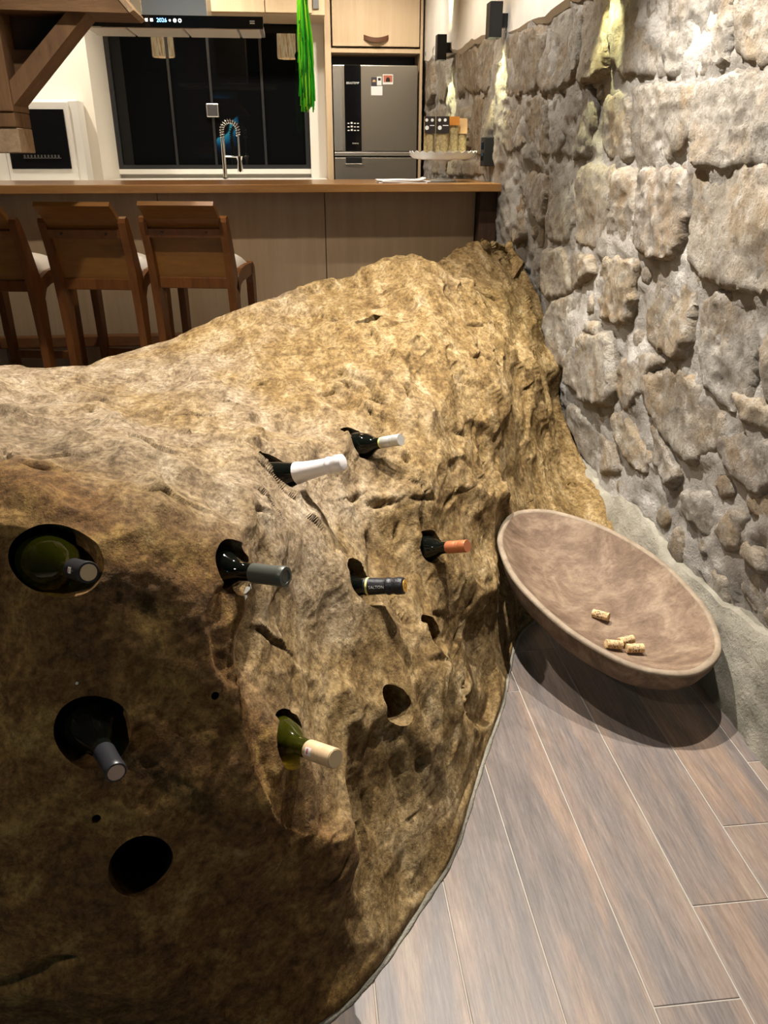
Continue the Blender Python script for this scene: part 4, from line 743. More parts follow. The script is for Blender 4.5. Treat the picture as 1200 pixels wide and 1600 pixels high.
# the flank is hollowed where the bowl rests against it
bdx, bdy = pts2[:, 0] - 0.784, pts2[:, 1] - 1.80; bca, bsa = math.cos(1.975), math.sin(1.975)
bu, bv = (bdx * bca + bdy * bsa) / 0.370, (-bdx * bsa + bdy * bca) / 0.239
br_ = np.sqrt(bu ** 2 + bv ** 2) + 1e-6
inb = (br_ < 1.0) & (pts2[:, 2] > 0.09)
kk = np.where(inb, 1.0 / br_, 1.0) - 1.0
kk = kk * np.clip((pts2[:, 2] - 0.09) / 0.06, 0, 1) * np.clip((0.44 - pts2[:, 2]) / 0.08, 0, 1)
pts2[:, 0] += bdx * kk; pts2[:, 1] += bdy * kk
pts2[:, 0] = np.minimum(pts2[:, 0], 1.096 + 0.004 * np.tanh((pts2[:, 0] - 1.096) / 0.01))
rows, cols = NV_, NU_
idx = np.arange(rows * cols).reshape(rows, cols)
quads = np.stack([idx[:-1, :-1], idx[:-1, 1:], idx[1:, 1:], idx[1:, :-1]], -1).reshape(-1, 4)
border = np.concatenate([idx[0, :], idx[1:, -1], idx[-1, -2::-1], idx[-2:0:-1, 0]])
verts = [tuple(p) for p in pts2]; cidx = len(verts)
verts.append((pts2[border][:, 0].mean(), pts2[border][:, 1].mean(), -0.14))
faces = [tuple(int(i) for i in q_) for q_ in quads]
nb = len(border)
faces += [(int(border[(k + 1) % nb]), int(border[k]), cidx) for k in range(nb)]
me = bpy.data.meshes.new('boulder'); me.from_pydata(verts, [], faces); me.update()
me.materials.append(MAT['rock'])
BOULDER = bpy.data.objects.new('boulder', me); COL.objects.link(BOULDER)

# wine holes drilled into the rock: (mouth centre, axis pointing out, radius, depth)
def unit(v): return Vector(v).normalized()
#        axis point at mouth     tip of bottle           hole centre             hole radius
BOT = {
 'A': ((-0.33, 0.96, 0.805), (-0.272, 0.883, 0.833), (-0.33, 0.96, 0.812), 0.0475),
 'B': ((-0.298, 0.87, 0.599), (-0.25, 0.782, 0.606), (-0.298, 0.87, 0.605), 0.0470),
 'C': ((-0.114, 1.064, 0.728), (-0.037, 1.015, 0.74), (-0.114, 1.064, 0.733), 0.043),
 'D': ((-0.039, 1.623, 0.659), (0.079, 1.569, 0.705), (-0.039, 1.623, 0.671), 0.056),
 'E': ((0.146, 1.932, 0.61), (0.236, 1.846, 0.654), (0.146, 1.932, 0.619), 0.048),
 'F': ((0.289, 1.721, 0.409), (0.371, 1.638, 0.455), (0.289, 1.721, 0.414), 0.043),
 'G': ((0.102, 1.465, 0.459), (0.193, 1.424, 0.479), (0.102, 1.465, 0.467), 0.055),
 'H': ((-0.033, 0.968, 0.469), (0.023, 0.903, 0.495), (-0.033, 0.970, 0.474), 0.043),
}
holes = [(c, unit(Vector(t_) - Vector(h_)), r_) for h_, t_, c, r_ in BOT.values()]
holes += [((-0.249, 0.815, 0.413), unit((0.20, -0.80, 0.52)), 0.043), ((0.269, 1.504, 0.300), unit((0.80, -0.58, 0.10)), 0.042), ((0.142, 1.275, 0.297), unit((0.80, -0.58, 0.10)), 0.037)]
cut = MB()
for c, ax, r_ in holes:
    Mx = Matrix.Translation(Vector(c)) @ ax.to_track_quat('Z', 'Y').to_matrix().to_4x4()
    cut.lathe([(0, -0.30), (r_ * 0.98, -0.30), (r_, 0.16), (0, 0.16)], 48, Mx)
for c in ((-0.300, 0.829, 0.493), (-0.145, 0.938, 0.598)):
    Mx = Matrix.Translation(Vector(c)) @ unit((0.2, -0.9, 0.4)).to_track_quat('Z', 'Y').to_matrix().to_4x4()
    cut.lathe([(0, -0.05), (0.006, -0.05), (0.006, 0.05), (0, 0.05)], 16, Mx)
Mx = Matrix.Translation(Vector((0.222, 2.705, 0.80))) @ unit((-0.55, -0.25, 0.8)).to_track_quat('Z', 'Y').to_matrix().to_4x4() @ Matrix.Diagonal((0.7, 1.5, 1, 1))
cut.lathe([(0, -0.13), (0.022, -0.13), (0.052, 0.08), (0, 0.08)], 5, Mx)
co = cut.build('cutter', None)
md = BOULDER.modifiers.new('holes', 'BOOLEAN'); md.operation = 'DIFFERENCE'; md.object = co; md.solver = 'MANIFOLD'
dg = bpy.context.evaluated_depsgraph_get(); dg.update()
me2 = bpy.data.meshes.new_from_object(BOULDER.evaluated_get(dg))
BOULDER.modifiers.clear(); BOULDER.data = me2; bpy.data.meshes.remove(me); bpy.data.objects.remove(co)
me2.name = 'boulder'
me2.polygons.foreach_set('use_smooth', [True] * len(me2.polygons)); me2.set_sharp_from_angle(angle=R(38))
tag(BOULDER, 'huge ochre boulder drilled with round wine holes, filling the room below the bar', 'boulder')

# thin cement bead where the floor meets the boulder
gz = pts2.reshape(NV_, NU_, 3); cc = []
for c_ in range(0, NU_, 3):
    col_ = gz[:, c_]; up_ = np.nonzero((col_[:-1, 2] < 0.001) & (col_[1:, 2] >= 0.001))[0]
    if len(up_) == 0: continue
    r_ = up_[0]; f_ = (0.001 - col_[r_, 2]) / (col_[r_ + 1, 2] - col_[r_, 2]); p_ = col_[r_] * (1 - f_) + col_[r_ + 1] * f_
    if p_[0] > -0.9 and p_[0] < 0.75 and p_[1] < 2.2: cc.append(p_[:2])
cc = np.array(cc)
for _ in range(4): cc[1:-1] = (cc[:-2] + 2 * cc[1:-1] + cc[2:]) / 4
bead = MB(); bead.tube([(p[0] + 0.002, p[1] - 0.002, 0.0005) for p in cc], [0.0055 + 0.0012 * math.sin(i * 1.7) for i in range(len(cc))], 8)
tag(bead.build('trim_2', MAT['cement'], smooth=True), kind='structure')

# pale chipped flakes on the edge below the grey-green bottle
kdb = kdtree.KDTree(len(pts2))
for i in range(0, len(pts2)): kdb.insert(pts2[i], i)
kdb.balance()
MAT['flake'] = M('pale_fresh_break', (0.48, 0.46, 0.41), 0.8)
for (cx_, cy_, cz_), ln_, wd_, an_ in (((-0.080, 1.075, 0.672), 0.030, 0.010, 0.15), ((-0.104, 1.045, 0.690), 0.012, 0.006, 0.3), ((-0.062, 1.085, 0.668), 0.014, 0.003, 1.5), ((-0.118, 1.03, 0.672), 0.012, 0.003, 1.0), ((-0.31, 0.915, 0.66), 0.005, 0.004, 0.3)):
    co_, ix_, _d = kdb.find((cx_, cy_, cz_)); n_ = Vector(nrm[ix_]).normalized(); e_ = Vector((1, 0.35, 0)); e_ = (e_ - n_ * e_.dot(n_)).normalized(); s_ = n_.cross(e_)
    e2 = e_ * math.cos(an_) + s_ * math.sin(an_); s2 = n_.cross(e2); frr = random.Random(int(ln_ * 1e4)); ring = []; m_ = 9
    for k in range(m_):
        a_ = 2 * math.pi * k / m_; ring.append(Vector(co_) + e2 * (math.cos(a_) * ln_ / 2 * frr.uniform(0.7, 1.1)) + s2 * (math.sin(a_) * wd_ / 2 * frr.uniform(0.6, 1.2)))
    vs_ = [p + n_ * 0.0012 for p in ring] + [p - n_ * 0.006 for p in ring]
    MB().add(vs_, [tuple(range(m_)), tuple(range(2 * m_ - 1, m_ - 1, -1))] + [(k, (k + 1) % m_, (k + 1) % m_ + m_, k + m_) for k in range(m_)]).build('flake', MAT['flake'], BOULDER)

# ------------------------------------------------------------------ wine bottles
MAT['glass_green'] = M('olive_bottle_glass', (0.17, 0.19, 0.012), 0.03, 0, 0.95, ior=1.5)
MAT['glass_yellow'] = M('yellow_green_bottle_glass', (0.42, 0.44, 0.03), 0.03, 0, 0.95, ior=1.5)
MAT['glass_dark'] = M('dark_bottle_glass', (0.003, 0.004, 0.003), 0.04, 0, 0.0, spec=0.5)
MAT['cap_black'] = M('black_capsule', (0.022, 0.022, 0.026), 0.35)
MAT['cap_grey'] = M('grey_green_capsule', (0.085, 0.09, 0.075), 0.4, 0.3)
MAT['cap_silver'] = M('silver_screw_cap', (0.62, 0.61, 0.57), 0.35, 0.5)
MAT['cap_copper'] = M('copper_screw_cap', (0.50, 0.17, 0.075), 0.38, 0.35)
MAT['cap_tan'] = M('tan_screw_cap', (0.66, 0.46, 0.27), 0.45, 0.1)
MAT['cap_disc'] = M('tan_cap_disc', (0.62, 0.46, 0.27), 0.55)
MAT['cap_pink'] = M('pink_cap_disc', (0.60, 0.42, 0.33), 0.55)
MAT['gold'] = M('gold_foil', (0.72, 0.42, 0.06), 0.4, 0.4)
MAT['yellow_band'] = M('yellow_band', (0.75, 0.68, 0.22), 0.5)
m = M('white_foil', (0.74, 0.70, 0.70), 0.38, 0.15); t = NT(m); t.normal(t.bump(t.noise(t.mapped((1, 1, 1)), 120, 4, 0.7), 0.35, 0.003)); MAT['foil_white'] = m
m = M('black_foil', (0.018, 0.018, 0.022), 0.3, 0.2); t = NT(m); t.normal(t.bump(t.noise(t.mapped((1, 1, 1)), 130, 4, 0.7), 0.5, 0.003)); MAT['foil_black'] = m
MAT['sticker'] = M('paper_seal', (0.75, 0.70, 0.66), 0.7)
MAT['sticker_red'] = M('red_print', (0.55, 0.12, 0.10), 0.7)
BGROUP = 'wine bottles in the boulder'
def bottle(key, label, glass, kind):
    h_, t_, c_, r_ = BOT[key]
    ax = unit(Vector(t_) - Vector(h_)); T = Vector(t_)
    Mx = Matrix.Translation(T) @ ax.to_track_quat('Z', 'Y').to_matrix().to_4x4()
    # a second frame whose +X points up and to the viewer, for seals and lettering
    up = (Vector((0, 0, 1)) - ax * ax.z).normalized(); side = ax.cross(up)
    root = empty('wine_bottle', T - ax * 0.24, label, 'bottle', BGROUP)
    if kind in ('magnum_tan', 'magnum_pink'):
        MB().lathe([(0, -0.29), (0.036, -0.29), (0.0405, -0.28), (0.0405, -0.165), (0.0380, -0.135), (0.031, -0.105), (0.020, -0.082), (0.0138, -0.066), (0.0126, -0.050), (0.0126, -0.02), (0, -0.02)], 48, Mx).build('glass', glass, root, smooth=True, sharp=60)
        MB().lathe([(0.0130, -0.052), (0.0136, -0.050), (0.0132, -0.012), (0.0138, -0.010), (0.0138, -0.002), (0.0130, 0.0), (0.0108, 0.0), (0.0108, -0.001), (0, -0.001)], 40, Mx).build('capsule', MAT['cap_black'], root, smooth=True, sharp=35)
        o = MB().lathe([(0, -0.002), (0.0105, -0.002), (0.0105, 0.0004), (0, 0.0004)], 32, Mx).build('cap_disc', MAT['cap_disc' if kind == 'magnum_tan' else 'cap_pink'], root)
        o['label'] = 'pale round top of the capsule'
        if kind == 'magnum_tan': seal(root, ax, T, up, side, 0.0139, -0.028, 0.010, 0.008, R(70))
    elif kind in ('champ_white', 'champ_black'):
        MB().lathe([(0, -0.30), (0.038, -0.30), (0.0425, -0.29), (0.0425, -0.215), (0.039, -0.18), (0.030, -0.145), (0.0225, -0.115), (0.0170, -0.085), (0.0150, -0.05), (0.0150, -0.01), (0, -0.01)], 48, Mx).build('glass', glass, root, smooth=True, sharp=60)
        fm = MAT['foil_white'] if kind == 'champ_white' else MAT['foil_black']
        if kind == 'champ_white':
            prof = [(0.0248, -0.118), (0.0240, -0.112), (0.0205, -0.088), (0.0186, -0.066), (0.0175, -0.048), (0.0172, -0.040)]
        else:
            prof = [(0.0196, -0.088), (0.0190, -0.084), (0.0182, -0.066), (0.0172, -0.046), (0.0170, -0.040)]
        MB().lathe(prof, 40, Mx).build('foil', fm, root, smooth=True, sharp=50)
        MB().lathe([(0.0168, -0.041), (0.0188, -0.038), (0.0192, -0.033), (0.0176, -0.030), (0.0174, -0.022), (0.0190, -0.018), (0.0188, -0.008), (0.0178, -0.002), (0.0150, 0.0), (0, 0.0005)], 40, Mx).build('wire_cap', fm, root, smooth=True, sharp=40)
        if kind == 'champ_black':
            MB().lathe([(0, 0.0006), (0.0135, 0.0006), (0.0135, 0.0016), (0, 0.0018)], 32, Mx).build('cap_disc', MAT['gold'], root)['label'] = 'gold disc on the cap'
            # a faint maker's mark on the gold top
            MB().lathe([(0.0042, 0.0018), (0.0052, 0.0022), (0.0062, 0.0018)], 24, Mx).build('cap_mark', MAT['leather'], root)
            MB().lathe([(0.0194, -0.0835), (0.0197, -0.0830), (0.0194, -0.0795), (0.0191, -0.0790)], 40, Mx).build('neck_band', MAT['yellow_band'], root, smooth=True)['label'] = 'yellow band'
            vs, fs = text_mesh('SALTON', 0.0090, 0.0, 1.0)
            wd = Vector((-0.0, -1.0, 0.42)); wd = (wd - ax * wd.dot(ax)).normalized(); w2 = wd.cross(ax)
            out = []
            for v_ in vs:
                zz_ = -0.0572 + v_.x; rad = 0.0181 + (zz_ + 0.056) * -0.055 + 0.0006; th = v_.y / rad
                out.append(T + ax * zz_ + (wd * math.cos(th) + w2 * math.sin(th)) * rad)
            if out:
                o = MB().add(out, fs).build('lettering', MAT['print_white'], root); o['label'] = 'white letters reading SALTON'
            seal(root, ax, T, up, side, 0.0186, -0.058, 0.020, 0.007, R(-128), 'pink')
    else:
        MB().lathe([(0, -0.30), (0.033, -0.30), (0.0375, -0.29), (0.0375, -0.150), (0.0355, -0.130), (0.029, -0.108), (0.020, -0.092), (0.0148, -0.080), (0.0138, -0.06), (0.0138, -0.01), (0, -0.01)], 48, Mx).build('glass', glass, root, smooth=True, sharp=60)
        if kind == 'capsule_grey':
            MB().lathe([(0.0146, -0.060), (0.0151, -0.058), (0.0150, -0.014), (0.0158, -0.011), (0.0158, -0.002), (0.0148, 0.0), (0.0105, 0.0), (0.0100, -0.0012), (0, -0.0012)], 40, Mx).build('capsule', MAT['cap_grey'], root, smooth=True, sharp=35)
            MB().lathe([(0.0060, -0.0014), (0.0072, -0.0006), (0.0084, -0.0014)], 24, Mx).build('embossed_ring', MAT['cap_grey'], root, smooth=True)
        else:
            cm = {'screw_silver': MAT['cap_silver'], 'screw_copper': MAT['cap_copper'], 'screw_tan': MAT['cap_tan']}[kind]
            prof = [(0.0147, -0.060), (0.0152, -0.059), (0.0152, -0.031), (0.0147, -0.030), (0.0147, -0.0285), (0.0152, -0.0275), (0.0152, -0.024), (0.0148, -0.023), (0.0148, -0.022), (0.0152, -0.021), (0.0152, -0.002), (0.0145, 0.0), (0, 0.0)]
            MB().lathe(prof, 40, Mx).build('screw_cap', cm, root, smooth=True, sharp=35)
            if kind == 'screw_silver':
                MB().lathe([(0.0142, -0.0655), (0.0146, -0.065), (0.0146, -0.0605), (0.0142, -0.060)], 40, Mx).build('neck_band', MAT['yellow_band'], root, smooth=True)['label'] = 'yellow band'
            if kind == 'screw_tan':
                seal(root, ax, T, up, side, 0.0154, -0.046, 0.014, 0.012, R(60))
                MB().lathe([(0, 0.0002), (0.0132, 0.0002), (0.0132, 0.0012), (0, 0.0012)], 32, Mx).build('cap_disc', MAT['cap_disc'], root)
    return root
def seal(root, ax, T, up, side, rad, z0, wz, wt, ang, tint=None):
    """a small paper fiscal seal wrapped on the neck"""
    mb = MB(); n = 6; vs = []
    for i in range(n + 1):
        th = ang + (i / n - 0.5) * wt / rad
        for z in (z0 - wz / 2, z0 + wz / 2):
            vs.append(T + ax * z + (up * math.cos(th) + side * math.sin(th)) * rad)
    mb.add(vs, [(2 * i, 2 * i + 1, 2 * i + 3, 2 * i + 2) for i in range(n)])
    o = mb.build('seal', MAT['cap_pink'] if tint else MAT['sticker'], root)
    if not tint:
        mb = MB(); vs = []
        for i in range(n + 1):
            th = ang + (i / n - 0.5) * wt * 0.7 / (rad + 0.0003)
            for z in (z0 - wz * 0.2, z0 + wz * 0.05): vs.append(T + ax * z + (up * math.cos(th) + side * math.sin(th)) * (rad + 0.0003))
        mb.add(vs, [(2 * i, 2 * i + 1, 2 * i + 3, 2 * i + 2) for i in range(n)])
        mb.build('seal_print', MAT['sticker_red'], o)
bottle('A', 'yellow-green wine bottle with black neck and tan top in the leftmost upper hole', MAT['glass_green'], 'magnum_tan')
bottle('B', 'black wine bottle pointing downwards out of the left hole below the yellow-green bottle', MAT['glass_dark'], 'magnum_pink')
bottle('C', 'dark wine bottle with grey-green capsule in the hole at the edge of the front face', MAT['glass_dark'], 'capsule_grey')
bottle('D', 'sparkling wine bottle with long white foil neck in the upper hole', MAT['glass_dark'], 'champ_white')
bottle('E', 'dark wine bottle with silver screw cap, the topmost and farthest bottle in the rock', MAT['glass_dark'], 'screw_silver')
bottle('F', 'dark wine bottle with copper-orange screw cap, nearest the wooden bowl', MAT['glass_dark'], 'screw_copper')
bottle('G', 'sparkling wine bottle with black foil reading SALTON and gold top', MAT['glass_dark'], 'champ_black')
bottle('H', 'yellow-green wine bottle with tan screw cap, lowest bottle in the rock', MAT['glass_yellow'], 'screw_tan')

# ------------------------------------------------------------------ carved wooden bowl wedged between boulder and wall
BC = (0.784, 1.80, 0.243); BTX, BTY, BA, BB_, BANG = -0.060, 0.180, 0.361, 0.230, 1.975
ca, sa = math.cos(BANG), math.sin(BANG)
def bowl_pt(u, v, z):
    x = u * ca - v * sa; y = u * sa + v * ca
    return (BC[0] + x, BC[1] + y, BC[2] + BTX * x + BTY * y + z)
NB = 96
def wob(k): 
    a = 2 * math.pi * k / NB
    return 1 + 0.008 * math.sin(3 * a + 0.6) + 0.006 * math.sin(5 * a + 2) + 0.004 * math.sin(11 * a)
def bowl_row(inset, kf, z):
    out = []
    for k in range(NB):
        a = 2 * math.pi * k / NB; w_ = wob(k)
        out.append(bowl_pt((BA * w_ - inset) * math.cos(a) * kf, (BB_ * w_ - inset) * math.sin(a) * kf, z))
    return out
def loft(mb, rows_, close=True):
    vs = [p for r_ in rows_ for p in r_]; fs = []
    for i in range(len(rows_) - 1):
        for k in range(NB): fs.append((i * NB + k, i * NB + (k + 1) % NB, (i + 1) * NB + (k + 1) % NB, (i + 1) * NB + k))
    if close: fs.append(tuple((len(rows_) - 1) * NB + k for k in range(NB)))
    mb.add(vs, fs)
bw = empty('wooden_bowl', (BC[0], BC[1], 0.14), 'large oval hand-carved wooden bowl between the boulder and the stone wall', 'bowl')
mb = MB()
loft(mb, [bowl_row(0.0005, f_, z_) for f_, z_ in ((1.0, -0.003), (0.992, -0.018), (0.975, -0.036), (0.945, -0.056), (0.895, -0.076), (0.82, -0.094), (0.70, -0.110), (0.52, -0.120), (0.3, -0.124), (0.02, -0.125))])
mb.build('basin_outside', MAT['bowl'], bw, smooth=True, sharp=60)
mb = MB(); rows_ = []
for i in range(22):
    k_ = 1.0 - i / 21.5
    rows_.append(bowl_row(0.0175, k_, -0.002 - 0.096 * (1 - k_ ** 2.6)))
loft(mb, rows_); mb.build('basin_inside', MAT['bowl'], bw, smooth=True, sharp=60)
mb = MB(); loft(mb, [bowl_row(0.0, 1, -0.006), bowl_row(0.0005, 1, -0.002), bowl_row(0.003, 1, 0.0015), bowl_row(0.013, 1, 0.0012), bowl_row(0.0172, 1, -0.001), bowl_row(0.0185, 1, -0.007)], False)
mb.build('rim', MAT['bowl_rim'], bw, smooth=True, sharp=70)['label'] = 'paler worn rim of the bowl'
# corks lying in the bowl
def cork(c, yaw, tilt, L_, r_, label):
    root = empty('cork', (c[0], c[1], c[2] - r_), label, 'cork', 'wine corks in the bowl')
    Mx = Matrix.Translation(Vector(c)) @ Matrix.Rotation(yaw, 4, 'Z') @ Matrix.Rotation(R(90) + tilt, 4, 'Y')
    MB().lathe([(0, -L_ / 2), (r_ - 0.001, -L_ / 2), (r_, -L_ / 2 + 0.001), (r_ * 0.985, 0), (r_, L_ / 2 - 0.001), (r_ - 0.001, L_ / 2), (0, L_ / 2)], 20, Mx).build('cork_body', MAT['cork'], root, smooth=True, sharp=40)
    o = MB().lathe([(r_ * 0.995, -L_ * 0.22), (r_ * 1.008, -L_ * 0.21), (r_ * 1.008, L_ * 0.21), (r_ * 0.995, L_ * 0.22)], 20, Mx).build('branded_band', MAT['cork_band'], root, smooth=True)
m = M('cork_print', (0.55, 0.4, 0.22), 0.9, spec=0.2); t = NT(m)
f_ = t.noise(t.mapped((1, 1, 1)), 240, 3, 0.6); t.color(t.ramp(f_, [(0.44, (0.16, 0.10, 0.06)), (0.52, (0.60, 0.43, 0.24))])); MAT['cork_band'] = m
cork((0.783, 1.773, 0.1535), R(-42), R(-4), 0.046, 0.0115, 'single wine cork lying in the middle of the wooden bowl')
cork((0.766, 1.632, 0.1535), R(6), R(12), 0.046, 0.0115, 'left cork of the three beside the near rim of the bowl')
cork((0.811, 1.660, 0.1440), R(16), R(2), 0.044, 0.0110, 'cork lying behind the two front corks in the bowl')
cork((0.818, 1.619, 0.1470), R(-3), R(1), 0.044, 0.0118, 'pale pinkish cork at the right of the three by the rim')


# ------------------------------------------------------------------ bar counter
bt = MB(); bt.box(-3.5, 1.088, 4.40, 5.25, 1.122, 1.163, 0.004)
tag(bt.build('countertop', MAT['counter']), 'long polished wooden bar top running to the stone wall', 'counter top')
pan = empty('panelled_bar', (-0.9, 4.58, 0), 'light oak panelled front of the bar below the wooden top', 'bar front')
seams = [-3.5, -2.55, -1.63, -0.723, 0.158, 0.985]
for a, b in zip(seams[:-1], seams[1:]):
    MB().box(a + 0.002, b - 0.002, 4.56, 4.585, 0.08, 1.121, 0.0015).build('panel', MAT['panel'], pan)
MB().box(-3.5, 0.985, 4.585, 4.61, 0.0, 1.12).build('carcass', MAT['darkpost'], pan)
MB().box(-3.5, 0.985, 4.565, 4.585, 0.0, 0.078).build('plinth', MAT['darkpost'], pan)
tag(MB().box(0.99, 1.085, 4.47, 4.60, 0.72, 1.121, 0.003).build('support_post', MAT['darkpost']), 'dark wooden post under the right end of the bar top', 'post')
rail = empty('foot_rail', (-1.6, 4.50, 0.33), 'dark wooden foot rail along the bottom of the bar', 'rail')
MB().box(-3.4, 0.10, 4.47, 4.53, 0.335, 0.395, 0.006).build('rail_beam', MAT['rail'], rail)
for x_ in (-3.2, -2.3, -1.4, -0.45):
    MB().box(x_ - 0.02, x_ + 0.02, 4.48, 4.559, 0.345, 0.385).build('bracket', MAT['darkpost'], rail)

# ------------------------------------------------------------------ bar stools
def side_post(x0, x1, pts, th):
    """bent flat timber: side-profile centre line pts (y,z), half thickness th list"""
    poly = []; n = len(pts); L_ = []; R_ = []
    for i, (y, z) in enumerate(pts):
        a = Vector(pts[max(0, i - 1)]); b = Vector(pts[min(n - 1, i + 1)]); d = (b - a).normalized(); nn = Vector((-d.y, d.x))
        L_.append((y + nn.x * th[i], z + nn.y * th[i])); R_.append((y - nn.x * th[i], z - nn.y * th[i]))
    mb = MB(); m_ = len(L_)
    vs = []
    for i in range(m_):
        for x in (x0, x1):
            vs.append((x, *L_[i])); vs.append((x, *R_[i]))
    fs = []
    for i in range(m_ - 1):
        a, b = i * 4, i * 4 + 4
        fs += [(a, a + 2, b + 2, b), (a + 1, b + 1, b + 3, a + 3), (a, b, b + 1, a + 1), (a + 2, a + 3, b + 3, b + 2)]
    fs += [(0, 1, 3, 2), ((m_ - 1) * 4, (m_ - 1) * 4 + 2, (m_ - 1) * 4 + 3, (m_ - 1) * 4 + 1)]
    return mb.add(vs, fs)
def slab(mb, x0, x1, prof, th):
    """thin sheet following side profile prof (y,z)"""
    vs = []; m_ = len(prof)
    for i, (y, z) in enumerate(prof):
        a = Vector(prof[max(0, i - 1)]); b = Vector(prof[min(m_ - 1, i + 1)]); d = (b - a).normalized(); nn = Vector((-d.y, d.x)) * th / 2
        for x in (x0, x1):
            vs += [(x, y + nn.x, z + nn.y), (x, y - nn.x, z - nn.y)]
    fs = []
    for i in range(m_ - 1):
        a, b = i * 4, i * 4 + 4
        fs += [(a, a + 2, b + 2, b), (a + 1, b + 1, b + 3, a + 3), (a, b, b + 1, a + 1), (a + 2, a + 3, b + 3, b + 2)]
    fs += [(0, 1, 3, 2), ((m_ - 1) * 4, (m_ - 1) * 4 + 2, (m_ - 1) * 4 + 3, (m_ - 1) * 4 + 1)]
    return mb.add(vs, fs)
def make_stool():
    root = empty('bar_stool', (0, 0, 0))
    W2 = 0.195
    for s_ in (-1, 1):
        x0, x1 = sorted((s_ * W2, s_ * (W2 - 0.034)))
        side_post(x0, x1, [(-0.150, 0.0), (-0.140, 0.25), (-0.138, 0.5), (-0.142, 0.66), (-0.155, 0.76), (-0.185, 0.88), (-0.212, 0.96), (-0.232, 1.015), (-0.238, 1.030)],
                  [0.020, 0.024, 0.030, 0.040, 0.040, 0.030, 0.025, 0.020, 0.010]).build('back_leg', MAT['stool'], root, local=True)
        side_post(x0, x1, [(0.205, 0.0), (0.198, 0.4), (0.195, 0.60), (0.192, 0.70), (0.182, 0.755), (0.160, 0.785)],
                  [0.017, 0.022, 0.027, 0.030, 0.034, 0.024]).build('front_leg', MAT['stool'], root, local=True)
        # curved side rail dipping from the seat into both legs
        side_post(x0, x1, [(-0.125, 0.70), (-0.09, 0.745), (-0.03, 0.762), (0.05, 0.766), (0.12, 0.768), (0.175, 0.768)],
                  [0.030, 0.030, 0.030, 0.030, 0.028, 0.024]).build('side_rail', MAT['stool'], root, local=True)
        MB().box(s_ * (W2 - 0.017) - 0.012, s_ * (W2 - 0.017) + 0.012, -0.12, 0.18, 0.28, 0.315, 0.003).build('stretcher', MAT['stool'], root, local=True)
    slab(MB(), -W2 + 0.034, W2 - 0.034, [(-0.150, 0.765), (-0.172, 0.86), (-0.203, 0.955)], 0.014).build('back_panel', MAT['stool_panel'], root, local=True)
    slab(MB(), -W2 + 0.030, W2 - 0.030, [(-0.206, 0.962), (-0.222, 0.995), (-0.250, 1.03), (-0.285, 1.062), (-0.322, 1.088)], 0.020).build('head_panel', MAT['stool_panel'], root, local=True)
    cb = slab(MB(), -W2 + 0.034, W2 - 0.034, [(-0.222, 0.947), (-0.236, 0.983)], 0.022).build('cross_bar', MAT['stool'], root, local=True)
    for x_ in (-0.10, 0.10):
        Mx = Matrix.Translation((x_, -0.243, 0.962)) @ Matrix.Rotation(R(90 + 20), 4, 'X')
        MB().lathe([(0.006, -0.004), (0.006, 0.002), (0, 0.003)], 14, Mx).build('plug', MAT['darkpost'], cb, local=True)
    MB().box(-W2 + 0.034, W2 - 0.034, -0.165, -0.130, 0.715, 0.765, 0.004).build('back_rail', MAT['stool'], root, local=True)
    MB().box(-W2 + 0.034, W2 - 0.034, 0.165, 0.195, 0.725, 0.775, 0.004).build('front_rail', MAT['stool'], root, local=True)
    MB().box(-W2 + 0.034, W2 - 0.034, 0.185, 0.215, 0.33, 0.37, 0.004).build('footrest', MAT['stool'], root, local=True)
    # domed cushion
    nx, ny = 18, 18; vs = []; fs = []
    for j in range(ny + 1):
        for i in range(nx + 1):
            u, v_ = -1 + 2 * i / nx, -1 + 2 * j / ny
            z = 0.788 + 0.075 * (max(0.0, 1 - abs(u) ** 3) ** 0.5) * (max(0.0, 1 - abs(v_) ** 3) ** 0.5)
            vs.append((u * 0.172, 0.02 + v_ * 0.155, z))
    for j in range(ny):
        for i in range(nx): fs.append((j * (nx + 1) + i, j * (nx + 1) + i + 1, (j + 1) * (nx + 1) + i + 1, (j + 1) * (nx + 1) + i))
    b0 = len(vs); vs += [(-0.172, -0.135, 0.77), (0.172, -0.135, 0.77), (0.172, 0.175, 0.77), (-0.172, 0.175, 0.77)]
    fs += [(b0, b0 + 3, b0 + 2, b0 + 1), tuple([b0 + 1] + list(range(nx, -1, -1)) + [b0])[::1]]
    fs += [tuple([b0 + 3, b0 + 2] + [ny * (nx + 1) + i for i in range(nx, -1, -1)])]
    fs += [tuple([b0] + [j * (nx + 1) for j in range(ny + 1)] + [b0 + 3]), tuple([b0 + 2] + [j * (nx + 1) + nx for j in range(ny, -1, -1)] + [b0 + 1])]
    MB().add(vs, fs).build('cushion', MAT['cushion'], root, local=True, smooth=True, sharp=50)['label'] = 'white upholstered seat cushion'
    return root
st = make_stool()
for i, (x, y, rz, lab) in enumerate(((-0.455, 4.03, -11, 'brown wooden bar stool with white cushion, rightmost, its legs behind the boulder'),
                                     (-0.890, 4.03, -11, 'brown wooden bar stool with white cushion, middle one of the three'),
                                     (-1.350, 4.03, -11, 'brown wooden bar stool with white cushion, cut by the left edge of the picture'))):
    o = st if i == 0 else copy_tree(st)
    o.location = (x, y, 0); o.rotation_euler = (0, 0, R(rz)); o.scale = (1.02, 1.0, 1.02); tag(o, lab, 'bar stool', 'bar stools at the counter')

